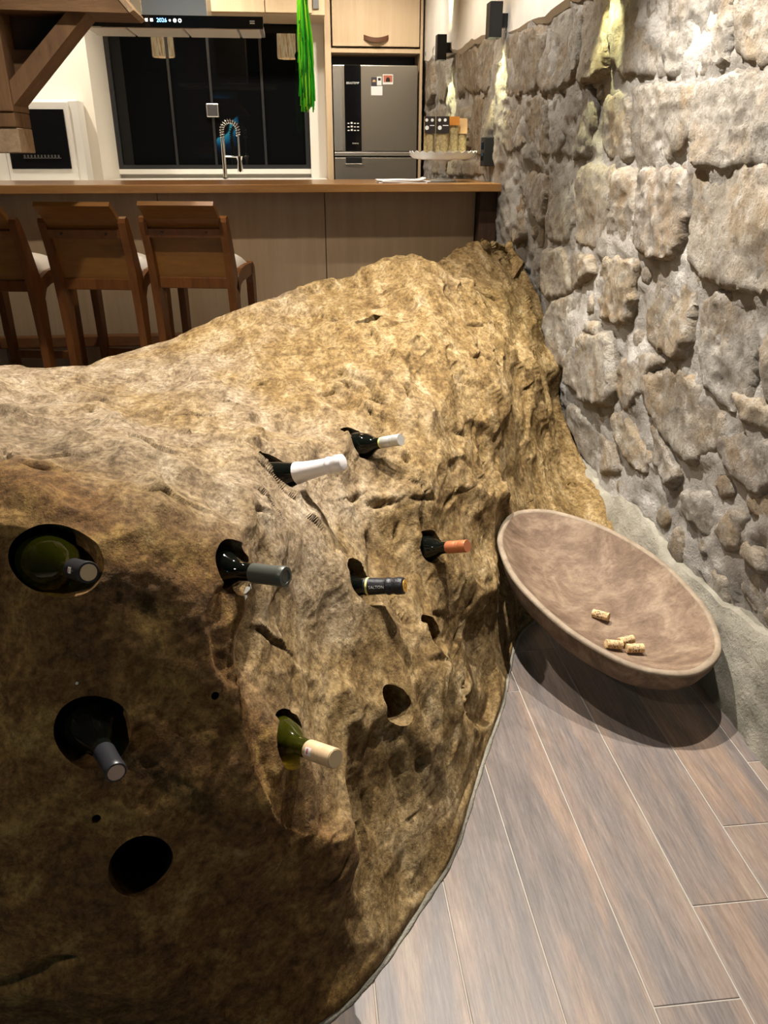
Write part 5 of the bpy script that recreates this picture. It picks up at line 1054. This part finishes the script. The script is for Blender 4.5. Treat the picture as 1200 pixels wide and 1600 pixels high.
# ------------------------------------------------------------------ things on the bar
cs = empty('cake_stand', (0.820, 4.70, 1.163), 'clear glass footed cake stand with scalloped rim on the bar', 'cake stand')
Mx = Matrix.Translation((0.820, 4.70, 1.163))
MB().lathe([(0, 0.0), (0.078, 0.0), (0.080, 0.006), (0.070, 0.012), (0.040, 0.016), (0.020, 0.024), (0.016, 0.034), (0.024, 0.044), (0.016, 0.056), (0.022, 0.068), (0.015, 0.080), (0.020, 0.094), (0.028, 0.104), (0.06, 0.112), (0, 0.112)], 40, Mx).build('foot', MAT['clear'], cs, smooth=True, sharp=60)
mb = MB(); vs = []; n = 96
prof = [(0.0, 0.113), (0.12, 0.113), (0.165, 0.120), (0.182, 0.140), (0.186, 0.152), (0.180, 0.152), (0.160, 0.126), (0.12, 0.119), (0.0, 0.119)]
rows_ = []
for r_, z_ in prof:
    rows_.append([])
    for k in range(n):
        a = 2 * math.pi * k / n; sc_ = 0.006 * math.cos(a * 24) if z_ > 0.135 else 0.0
        rows_[-1].append(Mx @ Vector((max(r_, 0.001) * math.cos(a), max(r_, 0.001) * math.sin(a), z_ + sc_)))
vs = [p for r_ in rows_ for p in r_]; fs = []
for i in range(len(rows_) - 1):
    for k in range(n): fs.append((i * n + k, i * n + (k + 1) % n, (i + 1) * n + (k + 1) % n, (i + 1) * n + k))
fs += [tuple(range(n)), tuple((len(rows_) - 1) * n + k for k in range(n - 1, -1, -1))]
mb.add(vs, fs).build('plate', MAT['clear'], cs, smooth=True, sharp=60)
# snack packets standing on it
MAT['snack'] = None
m = M('packet_seeds', (0.4, 0.3, 0.14), 0.3, coat=0.4); t = NT(m); f_ = t.noise(t.mapped(), 70, 5, 0.7); t.color(t.ramp(f_, [(0.35, (0.16, 0.11, 0.045)), (0.6, (0.44, 0.34, 0.17))])); MAT['snack'] = m
MAT['packet_black'] = M('black_packet_label', (0.03, 0.022, 0.02), 0.4)
MAT['packet_orange'] = M('orange_packet_label', (0.62, 0.24, 0.04), 0.4)
MAT['packet_pale'] = M('pale_orange_label', (0.66, 0.42, 0.20), 0.4)
def packet(x0, x1, y, z1, label, lab_mat, lab_h, dots, lean=0.0, name='snack_packet', rz=0.0):
    z0 = 1.2840
    root = empty(name, ((x0 + x1) / 2, y, z0), label, 'packet', 'snack packets on the cake stand', rz)
    w_ = (x1 - x0) / 2; H_ = z1 - z0
    # pillow pouch: thick in the middle, flat seal at the top
    vs = []; nz_, nx_ = 10, 8
    for sgn in (-1, 1):
        for j in range(nz_ + 1):
            for i in range(nx_ + 1):
                u = -1 + 2 * i / nx_; v_ = j / nz_
                d = 0.022 * (1 - abs(u) ** 2.5) ** 0.6 * (1 - v_ ** 3) ** 0.7 * (0.75 + 0.25 * min(1, v_ * 4)) + 0.001
                vs.append((u * w_, sgn * d + lean * v_, v_ * H_))
    s0 = (nz_ + 1) * (nx_ + 1); fs = []
    for sgn in (0, 1):
        for j in range(nz_):
            for i in range(nx_):
                a = sgn * s0 + j * (nx_ + 1) + i; fs.append((a, a + 1, a + nx_ + 2, a + nx_ + 1))
    ring = [i for i in range(nx_ + 1)] + [j * (nx_ + 1) + nx_ for j in range(1, nz_ + 1)] + [nz_ * (nx_ + 1) + i for i in range(nx_ - 1, -1, -1)] + [j * (nx_ + 1) for j in range(nz_ - 1, 0, -1)]
    for k in range(len(ring)):
        a, b = ring[k], ring[(k + 1) % len(ring)]; fs.append((a, b, b + s0, a + s0))
    MB().add(vs, fs).build('pouch', MAT['snack'], root, local=True, smooth=True, sharp=60)
    lb = MB().box(-w_, w_, -0.0245, -0.0225, H_ - lab_h, H_, 0.0004)
    for i_, v_ in enumerate(lb.v):
        vv = v_[2] / H_; lb.v[i_] = (v_[0], v_[1] + lean * vv, v_[2])
    lo = lb.build('header_label', lab_mat, root, local=True)
    if dots:
        for k in range(2):
            Mx_ = Matrix.Translation((-0.018 + k * 0.03, -0.0248 + lean * 0.9, H_ - 0.018)) @ Matrix.Rotation(R(90), 4, 'X')
            MB().lathe([(0, 0), (0.008, 0), (0.008, 0.0006), (0, 0.0006)], 16, Mx_).build('print_mark', MAT['print_white'], lo, local=True)
        Mx_ = Matrix.Translation((-0.016, -0.0248 + lean * 0.8, H_ - 0.055)) @ Matrix.Rotation(R(90), 4, 'X')
        MB().lathe([(0, 0), (0.0105, 0), (0.0105, 0.0006), (0, 0.0006)], 20, Mx_).build('print_disc', MAT['print_white'], lo, local=True)
        MB().box(0.0, w_ * 0.85, -0.0252, -0.0244, H_ - 0.046, H_ - 0.042).build('print_line', MAT['print_white'], lo, local=True)
    return root
packet(0.705, 0.762, 4.655, 1.487, 'left snack packet with black label and white print on the cake stand', MAT['packet_black'], 0.082, True)
packet(0.765, 0.836, 4.640, 1.487, 'right snack packet with black label, beside the orange one', MAT['packet_black'], 0.082, True)
packet(0.838, 0.895, 4.665, 1.487, 'snack packet with bright orange label on the cake stand', MAT['packet_orange'], 0.042, False)
packet(0.895, 0.945, 4.680, 1.480, 'snack packet with pale orange label leaning at the right of the cake stand', MAT['packet_pale'], 0.075, False, 0.02)
# napkins
nk = empty('napkin_pile', (0.575, 4.60, 1.163), 'small pile of folded white napkins lying on the bar', 'napkins')
for i_, (dx_, rz_) in enumerate(((0, 0), (0.012, 4), (-0.004, -3))):
    mb = MB(); c_, s_ = math.cos(R(rz_)), math.sin(R(rz_))
    z0 = 1.1635 + i_ * 0.006; vs = []
    for jj in range(9):
        for ii in range(13):
            u = -0.13 + 0.26 * ii / 12; v_ = -0.10 + 0.20 * jj / 8
            zz_ = z0 + 0.004 + (0.010 * max(0, (u - 0.09) / 0.04) ** 2 if i_ == 2 else 0) + 0.0008 * math.sin(u * 40 + i_)
            vs.append((0.575 + dx_ + u * c_ - v_ * s_, 4.60 + u * s_ + v_ * c_, zz_))
    n1 = len(vs); vs += [(x, y, z - 0.0045) for x, y, z in vs]; fs = []
    for jj in range(8):
        for ii in range(12):
            a = jj * 13 + ii; fs.append((a, a + 1, a + 14, a + 13)); fs.append((n1 + a + 13, n1 + a + 14, n1 + a + 1, n1 + a))
    ring = list(range(13)) + [j * 13 + 12 for j in range(1, 9)] + [8 * 13 + i for i in range(11, -1, -1)] + [j * 13 for j in range(7, 0, -1)]
    for k in range(len(ring)): a, b = ring[k], ring[(k + 1) % len(ring)]; fs.append((a, b, b + n1, a + n1))
    mb.add(vs, fs).build('napkin', MAT['paper'], nk, smooth=True, sharp=50)

# ------------------------------------------------------------------ window
win = tag(empty('window_1', (-0.65, 7.47, 1.19)), kind='structure')
MAT['winframe'] = MAT['frame_dark']
xs_ = [WX0, -0.655, 0.150]
MB().box(WX0, WX1, 7.44, 7.52, 1.150, 1.190, 0.003).build('sill', MAT['white'], win)
MB().box(0.150, WX1 + 0.10, 7.40, 7.499, 1.10, 2.30, 0.003).build('white_jamb', MAT['white'], win)
MB().box(WX0, 0.150, 7.45, 7.50, 2.262, 2.30).build('top_frame', MAT['winframe'], win)
MB().box(WX0, WX0 + 0.045, 7.45, 7.50, 1.19, 2.262).build('side_frame', MAT['winframe'], win)
MB().box(0.110, 0.150, 7.45, 7.50, 1.19, 2.262).build('side_frame', MAT['winframe'], win)
MB().box(WX0 + 0.045, 0.110, 7.45, 7.50, 1.19, 1.222).build('bottom_frame', MAT['winframe'], win)
for a, b, y in ((WX0 + 0.045, -1.00, 7.486), (-1.00, -0.640, 7.478), (-0.665, -0.225, 7.478), (-0.240, 0.112, 7.486)):
    MB().box(a, b, y, y + 0.010, 1.20, 2.27).build('pane', MAT['pane'], win)
for x_ in (-0.652, -0.232, -0.98):
    MB().box(x_ - 0.010, x_ + 0.010, 7.462, 7.477, 1.21, 2.265).build('mullion', MAT['winframe'], win)
lk = MB().box(-0.700, -0.600, 7.430, 7.462, 1.585, 1.690, 0.008).build('lock_plate', MAT['steel_light'], win); lk['label'] = 'square steel lock plate'
MB().box(-0.690, -0.610, 7.424, 7.431, 1.595, 1.680, 0.004).build('lock_cover', M('dark_lock_cover', (0.08, 0.08, 0.085), 0.4, 0.3), lk)

# back worktop with sink mixer
tag(MB().box(-1.46, 0.27, 6.80, 7.44, 1.085, 1.12, 0.003).build('worktop', MAT['white']), 'white stone worktop under the dark window', 'worktop')
tag(MB().box(-1.46, 0.27, 6.84, 7.44, 0.0, 1.083).build('base_cabinet', MAT['white']), 'white base cabinet under the worktop behind the bar', 'cabinet')
fc = empty('kitchen_mixer_tap', (-0.55, 6.95, 1.12), 'chrome kitchen mixer tap with spring hose in front of the window', 'tap')
fx, fy_ = -0.548, 6.95
MB().lathe([(0, 0), (0.028, 0), (0.028, 0.012), (0.018, 0.016), (0.016, 0.02), (0.016, 0.30), (0.012, 0.302), (0, 0.302)], 24, Matrix.Translation((fx, fy_, 1.12))).build('column', MAT['chrome'], fc, smooth=True, sharp=40)
MB().tube([(fx, fy_, 1.29), (fx + 0.115, fy_, 1.285)], 0.006, 10).build('holder_arm', MAT['chrome'], fc, smooth=True, sharp=40)
arc = [(fx, fy_, 1.42 + 0.06 * i / 6) for i in range(6)]
for i in range(21):
    a = math.pi * (1 - i / 20); arc.append((fx + 0.062 + 0.062 * math.cos(a), fy_, 1.475 + 0.065 * math.sin(a)))
arc += [(fx + 0.124, fy_, 1.475 - 0.02 * i) for i in range(1, 3)]
MB().tube(arc, 0.0075, 10).build('hose', MAT['black'], fc, smooth=True, sharp=60)
A_ = np.array(arc); seg = np.r_[0, np.cumsum(np.linalg.norm(np.diff(A_, axis=0), axis=1))]
coil = []; turns = 17; N_ = turns * 12
for i in range(N_ + 1):
    s_ = seg[-1] * i / N_; p = np.array([np.interp(s_, seg, A_[:, k]) for k in range(3)])
    p2 = np.array([np.interp(min(seg[-1], s_ + 1e-3), seg, A_[:, k]) for k in range(3)]); p1 = np.array([np.interp(max(0, s_ - 1e-3), seg, A_[:, k]) for k in range(3)])
    tt = (p2 - p1); tt /= np.linalg.norm(tt); nn = np.array([0, 1, 0]); bb = np.cross(tt, nn)
    a = 2 * math.pi * turns * i / N_; coil.append(tuple(p + 0.0165 * (math.cos(a) * nn + math.sin(a) * bb)))
MB().tube(coil, 0.0042, 6).build('spring', MAT['chrome'], fc, smooth=True)
MB().tube([(fx + 0.124, fy_, 1.44), (fx + 0.122, fy_, 1.30)], 0.007, 10).build('drop_hose', MAT['steel_light'], fc, smooth=True, sharp=60)
MB().lathe([(0, 0), (0.020, 0), (0.022, 0.01), (0.018, 0.08), (0.022, 0.10), (0.026, 0.115), (0.012, 0.125), (0, 0.125)], 20, Matrix.Translation((fx + 0.122, fy_, 1.175))).build('spray_head', MAT['chrome'], fc, smooth=True, sharp=50)

# ------------------------------------------------------------------ fridge in its oak tower
tw = empty('fridge_tower', (0.66, 7.3, 0), 'tall light oak cabinet built around the fridge', 'cabinet')
MB().box(0.285, 0.333, 7.18, 7.495, 0, 2.79, 0.001).build('side_panel', MAT['cabinet'], tw)
MB().box(1.046, 1.066, 7.18, 7.495, 0, 2.79, 0.001).build('side_panel', MAT['cabinet'], tw)
MB().box(0.333, 1.046, 7.19, 7.495, 2.040, 2.072, 0.001).build('shelf', MAT['cabinet'], tw)
MB().box(0.333, 1.046, 7.485, 7.495, 0.0, 2.04).build('niche_back', MAT['black'], tw)
dr = MB().box(0.346, 1.036, 7.170, 7.195, 2.083, 2.78, 0.002).build('cabinet_door', MAT['cabinet'], tw)
hd = MB(); vs = []; nn_ = 14
for i in range(nn_ + 1):
    u = -1 + 2 * i / nn_; x = 0.690 + u * 0.098; sag = -0.022 * (1 - u * u); out = 7.165 - 0.026 * (1 - u * u) ** 0.8
    for z in (0.016, -0.016): vs.append((x, out, 2.146 + sag + z)); vs.append((x, out - 0.004, 2.146 + sag + z))
fs = []
for i in range(nn_):
    a, b = i * 4, i * 4 + 4; fs += [(a, a + 2, b + 2, b), (a + 1, b + 1, b + 3, a + 3), (a, b, b + 1, a + 1), (a + 2, a + 3, b + 3, b + 2)]
fs += [(0, 1, 3, 2), (nn_ * 4, nn_ * 4 + 2, nn_ * 4 + 3, nn_ * 4 + 1)]
ho = hd.add(vs, fs).build('handle', MAT['leather'], dr); ho['label'] = 'brown leather strap handle'
fr = empty('fridge', (0.687, 7.25, 0), 'stainless steel fridge with black control strip and freezer drawer below', 'fridge')
MB().box(0.350, 1.028, 7.24, 7.48, 0.03, 1.94).build('body', M('fridge_body', (0.18, 0.17, 0.16), 0.5, 0.3), fr)
ud = MB().box(0.343, 1.030, 7.185, 7.240, 1.328, 1.955, 0.006).build('upper_door', MAT['steel'], fr)
MB().box(0.343, 0.412, 7.183, 7.1846, 1.335, 1.948).build('door_edge_strip', MAT['steel_light'], ud)
cp = MB().box(0.434, 0.568, 7.1775, 7.186, 1.330, 1.953, 0.002).build('control_strip', MAT['blackgloss'], ud); cp['label'] = 'black glass control strip'
MB().box(0.343, 1.030, 7.176, 7.240, 1.292, 1.322, 0.004).build('bright_bar', MAT['steel_light'], fr)
ld = MB().box(0.343, 1.030, 7.185, 7.240, 0.05, 1.282, 0.006).build('lower_door', MAT['steel'], fr)
MB().box(0.436, 0.568, 7.176, 7.187, 1.235, 1.284, 0.004).build('grip', MAT['black'], ld)
MB().box(0.432, 0.572, 7.172, 7.187, 1.226, 1.235, 0.003).build('grip_lip', MAT['steel_light'], ld)
def flat_text(txt, size, loc, mat, parent, name='lettering'):
    vs, fs = text_mesh(txt, size)
    if not vs: return
    MB().add([(loc[0] + v_.x, loc[1], loc[2] + v_.y) for v_ in vs], fs).build(name, mat, parent)
flat_text('BRASTEMP', 0.022, (0.501, 7.1770, 1.826), MAT['print_white'], cp)
flat_text('inverse', 0.018, (0.518, 7.1770, 1.388), MAT['print_white'], cp)
for r_ in range(3):
    for k in range(4):
        xx = 0.462 + k * 0.026
        MB().box(xx - 0.008, xx + 0.008, 7.1768, 7.1774, 1.480 + 0.026 * r_, 1.487 + 0.026 * r_ + (0.006 if k == 1 else 0)).build('control_icon', MAT['print_white'], cp)
# magnets and notes on the door
MB().box(0.652, 0.697, 7.181, 7.1848, 1.805, 1.870, 0.001).build('magnet', M('dark_magnet', (0.06, 0.055, 0.07), 0.5), fr)['label'] = 'dark magnet with a pale arch'
MB().box(0.697, 0.735, 7.180, 7.1848, 1.812, 1.873, 0.001).build('magnet', MAT['print_white'], fr)
MB().box(0.650, 0.742, 7.182, 7.1848, 1.740, 1.806, 0.001).build('note', MAT['paper'], fr)
mg = MB().box(0.745, 0.828, 7.180, 7.1848, 1.818, 1.890, 0.001).build('magnet', MAT['print_white'], fr)
MB().box(0.751, 0.822, 7.1785, 7.1802, 1.836, 1.884).build('picture', M('red_magnet_picture', (0.50, 0.16, 0.10), 0.5), mg)
MB().prism([(0.770, 1.837), (0.803, 1.837), (0.803, 1.856), (0.795, 1.868), (0.778, 1.868), (0.770, 1.856)], 'y', 7.1778, 7.1786).build('picture_shape', MAT['packet_black'], mg)
MB().prism([(0.660 + 0.0145 - 0.0135 * math.cos(a), 1.836 + 0.016 * math.sin(a)) for a in [math.pi * i / 10 for i in range(11)]], 'y', 7.1802, 7.1812).build('magnet_print', MAT['packet_pale'], fr)
MB().box(0.706, 0.728, 7.1790, 7.1802, 1.846, 1.864).build('magnet_print', MAT['packet_black'], fr)

# upper cabinet over the window
uc = empty('wall_cabinet', (-0.15, 7.2, 2.26), 'light oak wall cabinet above the dark window', 'cabinet')
MB().box(-0.600, 0.283, 6.97, 7.49, 2.262, 2.28).build('bottom_board', MAT['cabinet'], uc)
MB().box(-0.600, 0.283, 6.97, 7.49, 2.28, 2.79).build('carcass', MAT['cabinet'], uc)
MB().box(-0.596, -0.165, 6.950, 6.969, 2.270, 2.78, 0.002).build('cabinet_door', MAT['cabinet'], uc)
MB().box(-0.159, 0.186, 6.950, 6.969, 2.270, 2.78, 0.002).build('cabinet_door', MAT['cabinet'], uc)
MB().box(0.196, 0.240, 6.955, 6.969, 2.300, 2.78).build('grey_insert', M('grey_glass_insert', (0.20, 0.20, 0.20), 0.3), uc)

# ------------------------------------------------------------------ range hood
hd = empty('range_hood', (-0.64, 5.35, 1.94), 'wide range hood with black glass control strip and steel duct, hanging over the bar', 'range hood')
MB().box(-1.150, -0.138, 5.172, 5.575, 1.946, 1.975, 0.002).build('canopy', MAT['steel_light'], hd)
fp = MB().box(-1.153, -0.134, 5.150, 5.171, 1.940, 1.998, 0.002).build('control_panel', MAT['blackgloss'], hd)
MB().box(-0.803, -0.4435, 5.24, 5.53, 1.976, 2.79, 0.002).build('duct', MAT['duct'], hd)
MAT['filter'] = M('hood_underside', (0.74, 0.70, 0.62), 0.4, 0.3)
for a, b in ((-1.11, -0.90), (-0.885, -0.588), (-0.572, -0.287), (-0.272, -0.16)):
    MB().box(a, b, 5.20, 5.55, 1.940, 1.9455, 0.001).build('filter_panel', MAT['filter'], hd)
HY = 5.1485
flat_text('2026', 0.028, (-0.686, HY, 1.973), MAT['led_blue'], fp, 'display_digits')
for x_ in (-1.030, -0.797, -0.768, -0.740):
    MB().box(x_ - 0.007, x_ + 0.007, HY - 0.001, HY + 0.001, 1.967, 1.981).build('control_light', MAT['led_white'], fp)
for x_, r_ in ((-0.642, 0.005), (-0.615, 0.009)):
    MB().lathe([(0, 0), (r_, 0), (r_, 0.002), (0, 0.002)], 16, Matrix.Translation((x_, HY + 0.001, 1.973)) @ Matrix.Rotation(R(90), 4, 'X')).build('control_light', MAT['led_white'], fp)
MB().lathe([(0.0055, 0), (0.009, 0), (0.009, 0.002), (0.0055, 0.002), (0.0055, 0)], 16, Matrix.Translation((-0.588, HY + 0.001, 1.973)) @ Matrix.Rotation(R(90), 4, 'X')).build('control_ring', MAT['led_white'], fp)
for k in range(2): MB().box(-0.208, -0.181, HY - 0.001, HY + 0.001, 1.962 + k * 0.010, 1.968 + k * 0.010).build('maker_mark', MAT['steel'], fp)

# ------------------------------------------------------------------ white oven
ov = empty('white_oven', (-1.85, 6.70, 1.12), 'white built-in oven with black glass door, behind the timber post', 'oven')
MB().box(-2.30, -1.535, 6.60, 6.79, 1.10, 1.665, 0.012).build('casing', MAT['white'], ov)
od = MB().box(-2.09, -1.600, 6.578, 6.602, 1.12, 1.650, 0.006).build('oven_door', MAT['white'], ov)
pn = MB().box(-2.06, -1.635, 6.570, 6.579, 1.205, 1.600, 0.003).build('door_glass', MAT['blackgloss'], od)
for k in range(11):
    x_ = -1.955 + k * 0.024
    MB().box(x_ - 0.005, x_ + 0.005, 6.562, 6.5705, 1.283, 1.300).build('rack_bar', MAT['steel'], pn)
MB().box(-1.965, -1.70, 6.565, 6.5705, 1.276, 1.281).build('rack_rail', MAT['steel'], pn)
tag(MB().box(-3.5, -1.50, 6.30, 6.79, 1.06, 1.10, 0.003).build('side_worktop', MAT['white']), 'white worktop under the white oven', 'worktop')
tag(MB().box(-3.5, -1.52, 6.34, 6.78, 0.0, 1.058).build('base_cabinet', MAT['white']), 'white base cabinet under the white oven', 'cabinet')

# ------------------------------------------------------------------ wall sconces, socket plate
MAT['glow'] = M('sconce_lamp', (1, 1, 0.8), 0.5, emit=(1.0, 0.95, 0.55), estr=25)
def sconce(y, z0, z1, label, e):
    root = empty('wall_sconce', (1.028, y, z0), label, 'wall lamp', 'up-down wall lamps on the stone wall')
    x0, x1 = 0.995, 1.058
    MB().box(x0, x0 + 0.004, y - 0.042, y + 0.042, z0, z1).build('housing', MAT['black'], root)
    MB().box(x1 - 0.004, x1, y - 0.045, y + 0.045, z0, z1).build('housing_back', MAT['black'], root)
    MB().box(x0 + 0.004, x1 - 0.004, y - 0.045, y - 0.041, z0, z1).build('housing_side', MAT['black'], root)
    MB().box(x0 + 0.004, x1 - 0.004, y + 0.041, y + 0.045, z0, z1).build('housing_side', MAT['black'], root)
    MB().box(x1, 1.10, y - 0.02, y + 0.02, (z0 + z1) / 2 - 0.03, (z0 + z1) / 2 + 0.03).build('mount', MAT['black'], root)
    MB().box(x0 + 0.004, x1 - 0.004, y - 0.041, y + 0.041, z0 + 0.03, z0 + 0.034).build('lens', MAT['glow'], root)
    MB().box(x0 + 0.004, x1 - 0.004, y - 0.041, y + 0.041, z1 - 0.034, z1 - 0.03).build('lens', MAT['glow'], root)
    for s_ in (-1, 1):
        z_ = z0 + 0.026 if s_ < 0 else z1 - 0.026
        l = spot('sconce_light', (1.022, y, z_), (1.060, y, z_ + s_ * 0.30), e, 60, 0.6, (1.0, 0.97, 0.50), 0.006)
        l.parent = root; l.location = Vector((1.022, y, z_)) - root.location
sconce(6.08, 1.886, 2.035, 'small black up-down wall lamp nearest the fridge', 20)
sconce(4.51, 1.834, 1.987, 'black up-down wall lamp above the end of the bar', 20)
sconce(3.02, 1.870, 2.040, 'black up-down wall lamp above the stone wall, lighting the stones below it', 26)
sp = empty('socket_plate', (1.05, 4.66, 1.24), 'slim black socket plate on the stone wall above the bar end', 'socket')
MB().box(1.030, 1.12, 4.60, 4.70, 1.243, 1.388, 0.004).build('plate', MAT['black'], sp)
MB().box(1.0265, 1.0305, 4.625, 4.675, 1.27, 1.31, 0.002).build('socket_insert', MAT['blackgloss'], sp)
MB().box(1.0265, 1.0305, 4.625, 4.675, 1.325, 1.365, 0.002).build('socket_insert', MAT['blackgloss'], sp)

# ------------------------------------------------------------------ lime green tassel
gt = empty('green_tassel', (0.088, 4.95, 1.53), 'lime green yarn tassel hanging over the bar in front of the window', 'tassel')
rg = random.Random(3); cols_ = [M('green_yarn', (0.03, 0.55, 0.02), 0.85), M('lime_yarn', (0.10, 0.78, 0.03), 0.85), M('dark_green_yarn', (0.012, 0.24, 0.02), 0.85), M('yellow_green_yarn', (0.28, 0.85, 0.03), 0.85)]
for mi in range(4):
    mb = MB()
    for k in range(20):
        a = rg.uniform(0, 2 * math.pi); r0 = 0.030 * math.sqrt(rg.random()); zb = rg.choice([1.53, 1.54, 1.56, 1.60, 1.70, 1.75]) + rg.uniform(-0.015, 0.03)
        pts_ = []; n_ = 12; ph = rg.uniform(0, 6)
        for i in range(n_ + 1):
            v_ = i / n_; z = 2.30 + (zb - 2.30) * v_
            rr_ = r0 * (0.4 + 0.9 * v_) + 0.004 * math.sin(v_ * 9 + ph)
            pts_.append((0.088 + rr_ * math.cos(a) * 1.15 + 0.004 * math.sin(v_ * 7 + ph), 4.95 + rr_ * math.sin(a), z))
        mb.tube(pts_, [0.0045 * (0.9 + 0.4 * rg.random()) for _ in pts_], 6)
    o = mb.build('yarn_strands', cols_[mi], gt, smooth=True); o['kind'] = 'stuff'
MB().tube([(0.088, 4.95, 2.28), (0.088, 4.95, 2.80)], 0.008, 8).build('hanging_cord', cols_[2], gt)
MB().lathe([(0, 0), (0.02, 0.01), (0.026, 0.04), (0.014, 0.07), (0, 0.075)], 16, Matrix.Translation((0.088, 4.95, 2.26))).build('knot', cols_[0], gt, smooth=True)

# ------------------------------------------------------------------ timber stair frame, upper left
tf = empty('timber_frame', (-1.05, 3.42, 1.305), 'rough brown timber stair frame hanging at the upper left, beam, brace and post', 'timber frame')
MB().box(-1.30, -1.013, 3.36, 3.56, 1.445, 2.79, 0.004).build('post', MAT['timber'], tf)
MB().box(-1.30, -1.012, 3.37, 3.55, 1.306, 1.392, 0.004).build('post_foot', MAT['timber_end'], tf)['label'] = 'paler sawn lower end of the post'
MB().box(-1.30, -1.014, 3.365, 3.555, 1.393, 1.444, 0.004).build('post_collar', MAT['timber'], tf)
MB().prism([(-1.31, 1.765), (-0.552, 1.757), (-0.640, 1.86), (-0.640, 1.95), (-1.31, 1.95)], 'y', 3.34, 3.58).build('beam', MAT['timber_x'], tf)
MB().prism([(-1.012, 1.545), (-1.012, 1.465), (-0.705, 1.762), (-0.775, 1.764)], 'y', 3.37, 3.53).build('brace', MAT['timber'], tf)
MB().prism([(-0.553, 1.7575), (-0.537, 1.766), (-0.625, 1.872), (-0.640, 1.862)], 'y', 3.335, 3.585).build('beam_end', MAT['timber_end'], tf)['label'] = 'bright sawn end grain of the beam'
MB().prism([(-1.30, 1.655), (-0.880, 1.655), (-0.770, 1.764), (-1.30, 1.764)], 'y', 3.50, 3.53).build('dark_board', MAT['timber_dark'], tf)
MB().prism([(-1.30, 1.52), (-1.00, 1.52), (-0.882, 1.652), (-1.30, 1.652)], 'y', 3.46, 3.485).build('stair_board', MAT['timber_x'], tf)

# ------------------------------------------------------------------ pendant lamps over the bar (seen mirrored in the window)
m = M('straw_shade', (0.6, 0.42, 0.2), 0.8, emit=(1.0, 0.62, 0.25), estr=16); t = NT(m)
f_ = t.noise(t.mapped((30, 30, 3)), 2.0, 4, 0.6); t.l(t.ramp(f_, [(0.35, (0.55, 0.22, 0.05)), (0.6, (1.0, 0.78, 0.42))]), t.b.inputs['Emission Color']); MAT['shade'] = m
for x_, lab in ((-1.37, 'lit straw-shaded pendant lamp over the left half of the bar'), (-0.005, 'lit straw-shaded pendant lamp over the right half of the bar')):
    pl = empty('pendant_lamp', (x_, 4.80, 2.28), lab, 'pendant lamp', 'pendant lamps over the bar')
    Mx = Matrix.Translation((x_, 4.80, 2.28))
    MB().lathe([(0.118, 0.0), (0.122, 0.02), (0.118, 0.24), (0.112, 0.245), (0.114, 0.02), (0.110, 0.0), (0.118, 0.0)], 32, Mx).build('lamp_shade', MAT['shade'], pl, smooth=True, sharp=50)
    MB().tube([(x_, 4.80, 2.46), (x_, 4.80, 2.80)], 0.004, 8).build('cord', MAT['black'], pl)
    MB().lathe([(0, 0.10), (0.03, 0.11), (0.035, 0.14), (0.018, 0.17), (0.018, 0.20), (0, 0.20)], 16, Mx).build('bulb', MAT['lamp_face'], pl, smooth=True)

# blue-lit round picture on the rear wall (seen mirrored in the window)
pc = empty('wall_screen', (-1.48, -3.03, 1.2), 'blue glowing screen on the rear wall, mirrored in the dark window', 'screen')
MB().box(-1.95, -1.02, -3.05, -3.01, 1.18, 2.50, 0.004).build('frame', MAT['black'], pc)
m = M('screen_picture', (0.01, 0.02, 0.03), 0.3, emit=(0, 0.5, 1), estr=12); t = NT(m)
mp = t.n('ShaderNodeMapping'); mp.inputs['Location'].default_value = (0, 0, -0.68); t.l(t.co.outputs['Object'], mp.inputs['Vector'])
ln = t.n('ShaderNodeVectorMath', operation='LENGTH'); t.l(mp.outputs[0], ln.inputs[0])
wv = t.math('ADD', ln.outputs['Value'], t.math('MULTIPLY', t.math('SUBTRACT', t.noise(t.mapped(), 3.0, 4, 0.6), 0.5), 0.16))
t.l(t.ramp(wv, [(0.235, (0, 0.002, 0.004)), (0.25, (0.10, 0.85, 1.0)), (0.33, (0.03, 0.45, 0.8)), (0.42, (0.006, 0.05, 0.12)), (0.55, (0.004, 0.006, 0.009))]), t.b.inputs['Emission Color'])
MB().box(-1.90, -1.07, -3.0099, -3.003, 1.24, 2.44).build('picture', m, pc)
